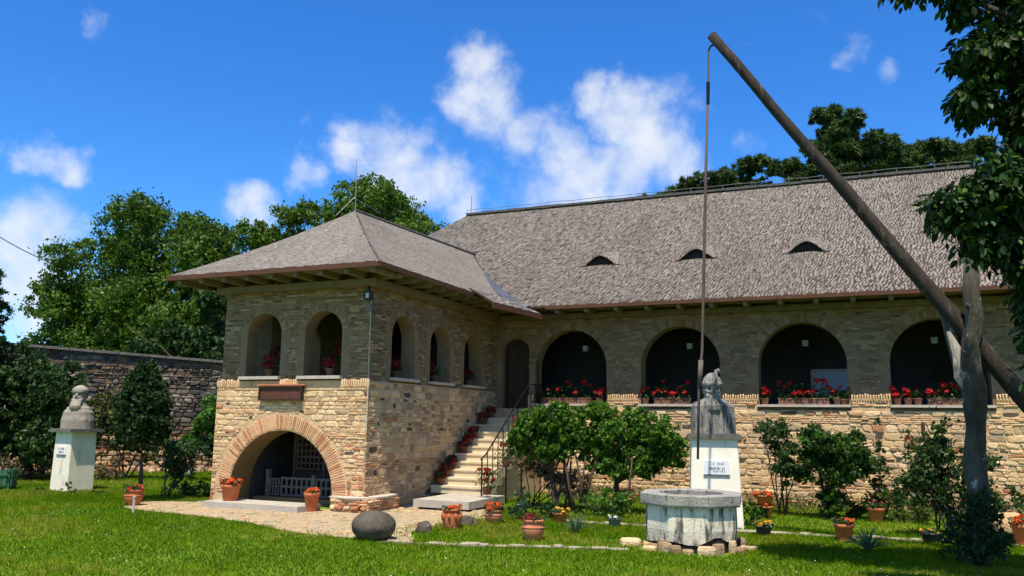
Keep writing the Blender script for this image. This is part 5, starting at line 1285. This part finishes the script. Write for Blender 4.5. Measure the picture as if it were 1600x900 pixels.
# ------------------------------------------------------------------ left garden
def conic(cx, cy, z0, z1, r, k=9):
    return [(cx+.12*r*math.sin(i*2.4), cy+.12*r*math.cos(i*2.4), z0+(z1-z0)*(i+.5)/k, max(.08, r*(1-(i/k))**.8), max(.08, r*(1-(i/k))**.8), (z1-z0)/k*.8) for i in range(k)]
tree('spruce_tree', 'thin-topped spruce at the far left edge in front of the old wall', 'tree', (-23.6, 16.2, 0), (-23.6, 16.2, 6.1),
     conic(-23.6, 16.2, .6, 6.0, 1.3, 11), 34000, .16, L_YEW, .07, aspect=.3, flat=0, fill=.4, clump=.2, per=24, twigs=0, sub=4)
tree('leafy_tree', 'dark bushy tree standing against the old wall left of the grey bust', 'tree', (-22.4, 17.0, 0), (-22.4, 17.0, 1.6),
     [(-22.7,17,2.3,1.3,1.0,1.1),(-21.7,17.2,2.6,.8,.8,.9),(-23.3,16.8,3.2,1.0,.9,.75),(-22.0,17.2,1.4,1.0,.8,.8),(-23.8,16.6,1.7,1.2,.9,1.0),(-22.6,16.8,.9,1.5,.8,.8)], 30000, .13, L_DARKB, .1, clump=.2, core=.95)
shrub('shrub', 'olive green shrub against the old wall just behind the grey bust', 'shrub', (-20.4, 18.6, 0), [(-20.6,18.6,1.5,.8,.6,1.0),(-19.9,18.9,1.1,.6,.5,.8),(-21.2,18.2,1.9,.6,.5,.8)], 4200, .12, L_OLIVE, 5, clump=.3, group=None)
shrub('dry_plants', 'brown dried flower clumps along the foot of the old wall at far left', 'plants', (-22.6, 16.0, 0), [(-23.6,15.6,.35,.6,.3,.4),(-22.4,16.2,.4,.7,.3,.4),(-21.2,17.0,.35,.7,.3,.35),(-20.2,17.8,.35,.6,.3,.3)], 3600, .08, L_DRY, 8, .01, clump=.3)
tree('clipped_tree', 'dark clipped oval tree on a slim trunk behind the left terracotta urn', 'tree', (-14.58, 13.75, 0), (-14.66, 13.75, 1.25),
     [(-14.72,13.75,1.62,.62,.60,.52),(-14.72,13.75,2.05,.56,.54,.55),(-14.72,13.75,2.45,.42,.42,.45),(-14.70,13.75,2.78,.22,.22,.30)], 34000, .085, L_YEW, .06, aspect=.5, flat=0, fill=.15, clump=.09, per=22, sub=3, core=1.0, twigs=0)
shrub('rose_bush', 'grey-green rose bush with white blooms right of the clipped tree', 'shrub', (-14.95, 14.8, 0), [(-14.75,14.8,.95,.42,.4,.40),(-14.6,14.8,.55,.40,.4,.38),(-14.2,15.0,1.1,.35,.35,.3)], 4200, .085, L_ROSE, 8, .012, flowers=('petal_white', 9, .10), clump=.35, fill=.6)
shrub('shrub', 'bright green upright shrub close to the left corner of the porch', 'shrub', (-17.6, 19.3, 0), [(-17.6,19.3,1.9,.62,.6,.55),(-17.3,19.3,1.2,.55,.5,.6),(-17.9,19.2,1.3,.55,.5,.6)], 6500, .12, L_BRIGHT, 6, clump=.22)
shrub('low_plants', 'low dark leafy plants in a row left of the porch foot', 'plants', (-14.0, 15.5, 0), [(-14.3,15.2,.16,.5,.25,.2),(-13.6,15.2,.18,.4,.25,.2),(-15.2,15.6,.12,.5,.3,.15)], 1500, .07, L_DARKB, 5, .006, clump=.35)
shrub('low_plants', 'small leafy tuft growing at the foot of the cream pedestal', 'plants', (-17.4, 14.4, 0), [(-17.45,14.35,.15,.22,.14,.2),(-16.7,14.6,.06,.3,.12,.08),(-18.4,14.3,.05,.25,.1,.06)], 800, .05, L_BRIGHT, 4, .005)
# ------------------------------------------------------------------ garden in front of the long wall
LUM1 = [(-6.55,16.55,1.75,.48,.45,.42),(-6.05,16.4,1.85,.42,.42,.42),(-6.75,16.5,1.35,.40,.4,.36),(-6.15,16.5,1.3,.5,.4,.36),(-5.75,16.5,1.5,.35,.35,.4)]
tree('lilac_tree', 'left of the two large bushy multi-stemmed trees by the staircase', 'tree', (-6.05, 16.4, 0), (-6.15, 16.45, .75), LUM1, 17000, .09, L_LILAC, .045, 'shrub_bark', 'bushy trees against the long wall', clump=.24, fill=.25, per=22, aspect=.55, core=.9)
LUM2 = [(-5.35,16.9,1.75,.50,.5,.48),(-4.75,16.8,1.65,.55,.5,.50),(-4.1,16.9,1.55,.50,.5,.46),(-3.75,17,1.25,.34,.4,.34),(-5.2,16.9,1.15,.50,.45,.42),(-4.5,16.8,1.1,.60,.5,.44)]
tree('lilac_tree', 'right and broader of the two large bushy trees, left of the well', 'tree', (-4.95, 16.9, 0), (-4.9, 16.9, .6), LUM2, 26000, .09, L_LILAC, .07, 'shrub_bark', 'bushy trees against the long wall', clump=.24, fill=.25, per=22, aspect=.55, core=.9)
mbx = MB()
for k in range(9):
    x = random.uniform(-6.35, -4.6); e = x+random.uniform(-.35, .35); y = 16.5+random.uniform(-.2, .4)
    mbx.tube([(x, y, -.03), ((x+e)/2+random.uniform(-.05,.05), y, .5), (e, y, 1.15)], [.032, .026, .016], 'shrub_bark', 6)
tag(mbx.build('bare_stems', None, smooth=True, kind='stuff'))
shrub('dry_shrub', 'brown dried-out shrub between the stair railing and the bushy trees', 'shrub', (-6.9, 17.4, 0), [(-6.95,17.4,.85,.42,.4,.34),(-6.5,17.5,.65,.42,.4,.36),(-6.1,17.7,.5,.4,.4,.3)], 3000, .085, L_DRY, 7, .012, clump=.35, fill=.5)
shrub('juniper', 'small blue-green conical conifer right of the pale urn', 'shrub', (-6.02, 14.6, 0), [(-6.02,14.6,.18,.26,.25,.2),(-6.02,14.6,.38,.17,.17,.16),(-6.02,14.6,.52,.08,.08,.12)], 1700, .06, L_BLUE, 3, .01, aspect=.3)
shrub('small_shrub', 'small dark rounded shrub under the left bushy tree', 'shrub', (-5.72, 15.1, 0), [(-5.72,15.1,.17,.18,.18,.18)], 900, .05, L_YEW, 3, .01)
shrub('low_plants', 'leafy ground plants under the right bushy tree', 'plants', (-4.6, 16.0, 0), [(-4.7,15.9,.25,.4,.3,.28),(-5.3,16.2,.2,.3,.3,.25),(-3.6,16.4,.15,.4,.3,.18)], 1700, .075, L_BRIGHT, 5, .006, clump=.4)
shrub('small_shrub', 'bright green low shrub close behind the right side of the well', 'shrub', (-2.15, 15.9, 0), [(-2.15,15.9,.2,.26,.24,.22),(-2.35,15.7,.12,.2,.2,.14)], 1500, .07, L_BRIGHT, 4, .008)
shrub('rose_bush', 'sparse grey-green rose bush on pale canes right of the pedestal', 'shrub', (-1.8, 18.2, 0), [(-2.0,18.2,1.65,.34,.3,.36),(-1.8,18.2,1.2,.38,.3,.36),(-1.6,18.2,.85,.30,.3,.26)], 2500, .085, L_ROSE, 7, .013, clump=.42, fill=.6, spread=.1, flowers=('petal_white', 4, .07))
tree('round_bush', 'dense dark rounded bush on a thick stem against the sunny wall', 'shrub', (-.95, 17.9, 0), (-.95, 17.9, .45), [(-1.1,17.9,1.30,.52,.45,.42),(-.6,17.9,1.35,.50,.42,.38),(-.9,17.9,.95,.64,.45,.40),(-.25,18,1.1,.34,.35,.34),(-.85,17.85,.3,.26,.24,.32)], 20000, .085, L_DARKB[:2]+L_LILAC[:1]+L_DARKB[2:], .08, 'shrub_bark', clump=.3, fill=.35)
shrub('hollyhock', 'tall slender hollyhock in front of the sunny wall', 'plant', (.08, 18.3, 0), [(.08,18.3,.5,.22,.18,.4),(.1,18.3,1.1,.14,.13,.4),(.06,18.3,1.65,.08,.08,.35)], 700, .09, L_OLIVE, 4, .010, clump=.5, flowers=('petal_white', 3, .06))
shrub('tall_plant', 'tall leggy plant against the wall left of the forked post', 'plant', (.75, 18.5, 0), [(.6,18.5,1.5,.12,.1,.4),(.85,18.5,1.2,.25,.2,.5),(.75,18.5,.5,.3,.2,.4)], 800, .085, L_OLIVE, 6, .010, clump=.5, flowers=('petal_red', 1, .10))
shrub('low_plants', 'yellow-green leafy plants at the wall foot beyond the agave', 'plants', (.35, 18.0, 0), [(.3,18.1,.3,.4,.3,.32),(.8,18.0,.22,.3,.3,.25),(-.3,18.2,.2,.3,.2,.22)], 1800, .085, L_OLIVE+L_BRIGHT[:1], 5, .007, clump=.4)
shrub('rose_bush', 'large dark rose bush behind the forked post of the well sweep', 'shrub', (1.05, 16.0, 0), [(.85,16,1.15,.42,.35,.4),(1.3,16.1,1.05,.45,.35,.42),(.65,15.9,.75,.42,.35,.34),(1.35,16,.6,.5,.4,.4),(1.0,16.0,1.6,.22,.2,.3)], 6200, .08, L_DARKB, 10, .013, clump=.38, fill=.5, spread=.25)
shrub('dark_bush', 'very dark bush crowding the base of the forked post', 'shrub', (1.15, 13.0, 0), [(1.05,13.0,.38,.30,.28,.36),(1.25,12.95,.75,.24,.24,.34),(1.3,12.9,.3,.26,.25,.3)], 3600, .06, L_YEW, 6, .012, clump=.35)
shrub('tall_plant', 'thin upright plants against the wall right of the forked post', 'plant', (2.0, 18.2, 0), [(1.9,18.2,.6,.2,.15,.55),(2.2,18.2,.4,.3,.2,.35)], 700, .08, L_ROSE, 6, .009, clump=.5)
P = np.stack([RNG.uniform(-7.6, 6.5, 9000), 20.45-np.abs(RNG.normal(size=9000))*.7, RNG.random(9000)**2*.30], 1)
leaf_cloud('wall_foot_plants', P, .07, L_OLIVE+L_DRY+L_BRIGHT[:1], None, .3, .5)
def agave(loc, r, n, label):
    t = empty('agave', loc, label, 'agave', 'spiky agaves on the lawn')
    mb = MB(); vs = []
    prof_ = [(0, .0, .055), (.25, .10, .085), (.55, .16, .075), (.85, .13, .04), (1.0, .08, .003)]
    for (x, z, w) in prof_: vs += [(x, -w, z+.03), (x, 0, z), (x, w, z+.03)]
    mb.add(vs, [(i*3+j, i*3+j+1, i*3+3+j+1, i*3+3+j) for i in range(4) for j in range(2)], L_AGAVE[0]); me = mb.mesh('leaf'); me2 = me.copy(); me2.materials[0] = L_AGAVE[1]
    for k in range(n):
        o = bpy.data.objects.new('leaf', me if k % 3 else me2); COL.objects.link(o); put(o, t)
        el = random.choice([random.uniform(.1, .5), random.uniform(.5, 1.3)]); a = k*2.399+random.uniform(-.2, .2); s = r*random.uniform(.8, 1.15)
        o.matrix_basis = Matrix.Translation((loc[0]+.03*math.cos(a), loc[1]+.03*math.sin(a), loc[2]+.03)) @ Matrix.Rotation(a, 4, 'Z') @ Matrix.Rotation(-el, 4, 'Y') @ Matrix.Diagonal((s, s*.42, s, 1))
agave((-4.62, 13.5, 0), .27, 44, 'small blue-green agave between the centre lawn urns')
agave((-.16, 13.64, 0), .30, 60, 'larger spiky agave on the right lawn in front of the coral-flowered pot')

# ------------------------------------------------------------------ near tree overhanging from the right
nt_ = empty('overhanging_tree', (4.4, 9.6, 0), 'large dark leafy tree overhanging the picture from the right', 'tree')
NL = [(1.42,9.2,3.62,.22,.25,.22),(1.62,9.2,4.4,.3,.4,.4),(1.28,9.1,5.55,.36,.4,.30),(1.08,9.0,5.05,.20,.3,.18),(1.62,9.2,4.95,.30,.4,.45),(1.75,9.2,5.6,.4,.5,.5),(.92,9.0,3.95,.34,.35,.26),(1.30,9.0,4.15,.38,.4,.36),(1.15,9.0,3.62,.28,.3,.22),
      (1.62,9.1,3.9,.34,.4,.5),(1.62,9.1,3.15,.30,.35,.38),(1.62,9.0,2.45,.26,.3,.3),(1.45,9,3.35,.2,.25,.3),(1.9,9.2,2.9,.4,.5,.6),(1.50,9.0,2.75,.20,.25,.2),(.55,8.9,6.42,.20,.25,.20),(.95,8.9,6.45,.3,.3,.28),(1.05,9.0,6.05,.16,.2,.12),(2.3,9.3,4.6,.7,.8,.9),(2.3,9.3,3.3,.6,.7,.6),(3.3,9.3,5.4,1.2,1.2,1.3),
      (2.2,9.4,6.3,.9,.9,.7),(-.2,9.9,7.9,.8,.8,.45),(.8,9.8,7.7,.8,.8,.5),(1.9,9.8,7.8,1.0,.9,.6),(3.3,9.8,7.6,1.3,1.2,.9),(4.8,9.6,6.6,1.5,1.5,1.4),(1.3,10.5,7.7,.9,.5,.5),(2.6,10.6,7.3,1.0,.6,.6)]
mb = MB(); mb.tube([(4.4,9.6,-.1),(4.38,9.6,.6),(4.3,9.6,2.2),(4.2,9.55,3.6)], [.34,.26,.23,.2], 'bark', 14, wob=.3)
F0 = Vector((4.2, 9.55, 3.5))
for l in NL:
    c = Vector(l[:3]); q = F0.lerp(c, .5)+Vector((0, 0, .35)); mb.tube([F0, q, c], [.085, .05, .012], 'bark', 6)
    for k in range(4):
        e = c+Vector((random.uniform(-1,1)*l[3], random.uniform(-1,1)*l[4], random.uniform(-1,1)*l[5]))*.9; mb.tube([c, e], [.008, .004], 'bark', 4)
mb.build('trunk', nt_, smooth=True)
LS = np.array([(0,0,0),(.18,-.17,.02),(.45,-.25,.03),(.75,-.17,.0),(1,0,-.06),(.75,.17,.0),(.45,.25,.03),(.18,.17,.02),(.45,0,-.02)], float)
LF = [(0,1,8),(1,2,8),(2,3,8),(3,4,8),(4,5,8),(5,6,8),(6,7,8),(7,0,8)]
def spray_points(lumps, per_r):
    """leaflets in hanging sprays of seven, as on a walnut twig"""
    P, Tn_, Nn = [], [], []
    for l in lumps:
        k = int(per_r*(l[3]*l[4]*l[5])**(1/3)*max(l[3:]))
        for _ in range(k):
            d = RNG.normal(size=3); d /= np.linalg.norm(d); c = np.array(l[:3])+d*np.array(l[3:])*RNG.uniform(.35, 1.05)
            ax = RNG.normal(size=3)*.6; ax[2] = -abs(ax[2])-.25; ax /= np.linalg.norm(ax)
            sd_ = np.cross(ax, RNG.normal(size=3)); sd_ /= np.linalg.norm(sd_)
            for j in range(7):
                side = 0 if j == 6 else (1 if j % 2 else -1); p = c+ax*.055*(j//2)
                t = ax*.75+sd_*side*.9+np.array([0, 0, -.35]); t /= np.linalg.norm(t)
                nn = np.cross(t, np.cross([0, 0, 1.0], t)+RNG.normal(size=3)*.35); nn /= np.linalg.norm(nn)+1e-9
                P.append(p); Tn_.append(t); Nn.append(nn)
    return np.array(P), np.array(Tn_), np.array(Nn)
P, Tt, Nn = spray_points(NL, 1900)
Bb = np.cross(Nn, Tt); S_ = RNG.uniform(.07, .125, len(P))
mi = RNG.choice(4, len(P), p=[.38,.28,.24,.10])
# the 300 that show largest stay single leaves, the rest is one mass
fw_ = np.array(_f); rt_ = np.array(_r); up_ = np.array(_u); D_ = P-np.array([0, 0, 1.8]); dz_ = D_@fw_
uu, vv = (D_@rt_)/dz_, (D_@up_)/dz_
vis = (abs(uu) < .61) & (abs(vv) < .34)
edge = uu + RNG.random(len(P))*.05
order = np.argsort(np.where(vis, dz_, 99)+edge*3)
single = order[:300]; rest = order[300:]
lmesh = []
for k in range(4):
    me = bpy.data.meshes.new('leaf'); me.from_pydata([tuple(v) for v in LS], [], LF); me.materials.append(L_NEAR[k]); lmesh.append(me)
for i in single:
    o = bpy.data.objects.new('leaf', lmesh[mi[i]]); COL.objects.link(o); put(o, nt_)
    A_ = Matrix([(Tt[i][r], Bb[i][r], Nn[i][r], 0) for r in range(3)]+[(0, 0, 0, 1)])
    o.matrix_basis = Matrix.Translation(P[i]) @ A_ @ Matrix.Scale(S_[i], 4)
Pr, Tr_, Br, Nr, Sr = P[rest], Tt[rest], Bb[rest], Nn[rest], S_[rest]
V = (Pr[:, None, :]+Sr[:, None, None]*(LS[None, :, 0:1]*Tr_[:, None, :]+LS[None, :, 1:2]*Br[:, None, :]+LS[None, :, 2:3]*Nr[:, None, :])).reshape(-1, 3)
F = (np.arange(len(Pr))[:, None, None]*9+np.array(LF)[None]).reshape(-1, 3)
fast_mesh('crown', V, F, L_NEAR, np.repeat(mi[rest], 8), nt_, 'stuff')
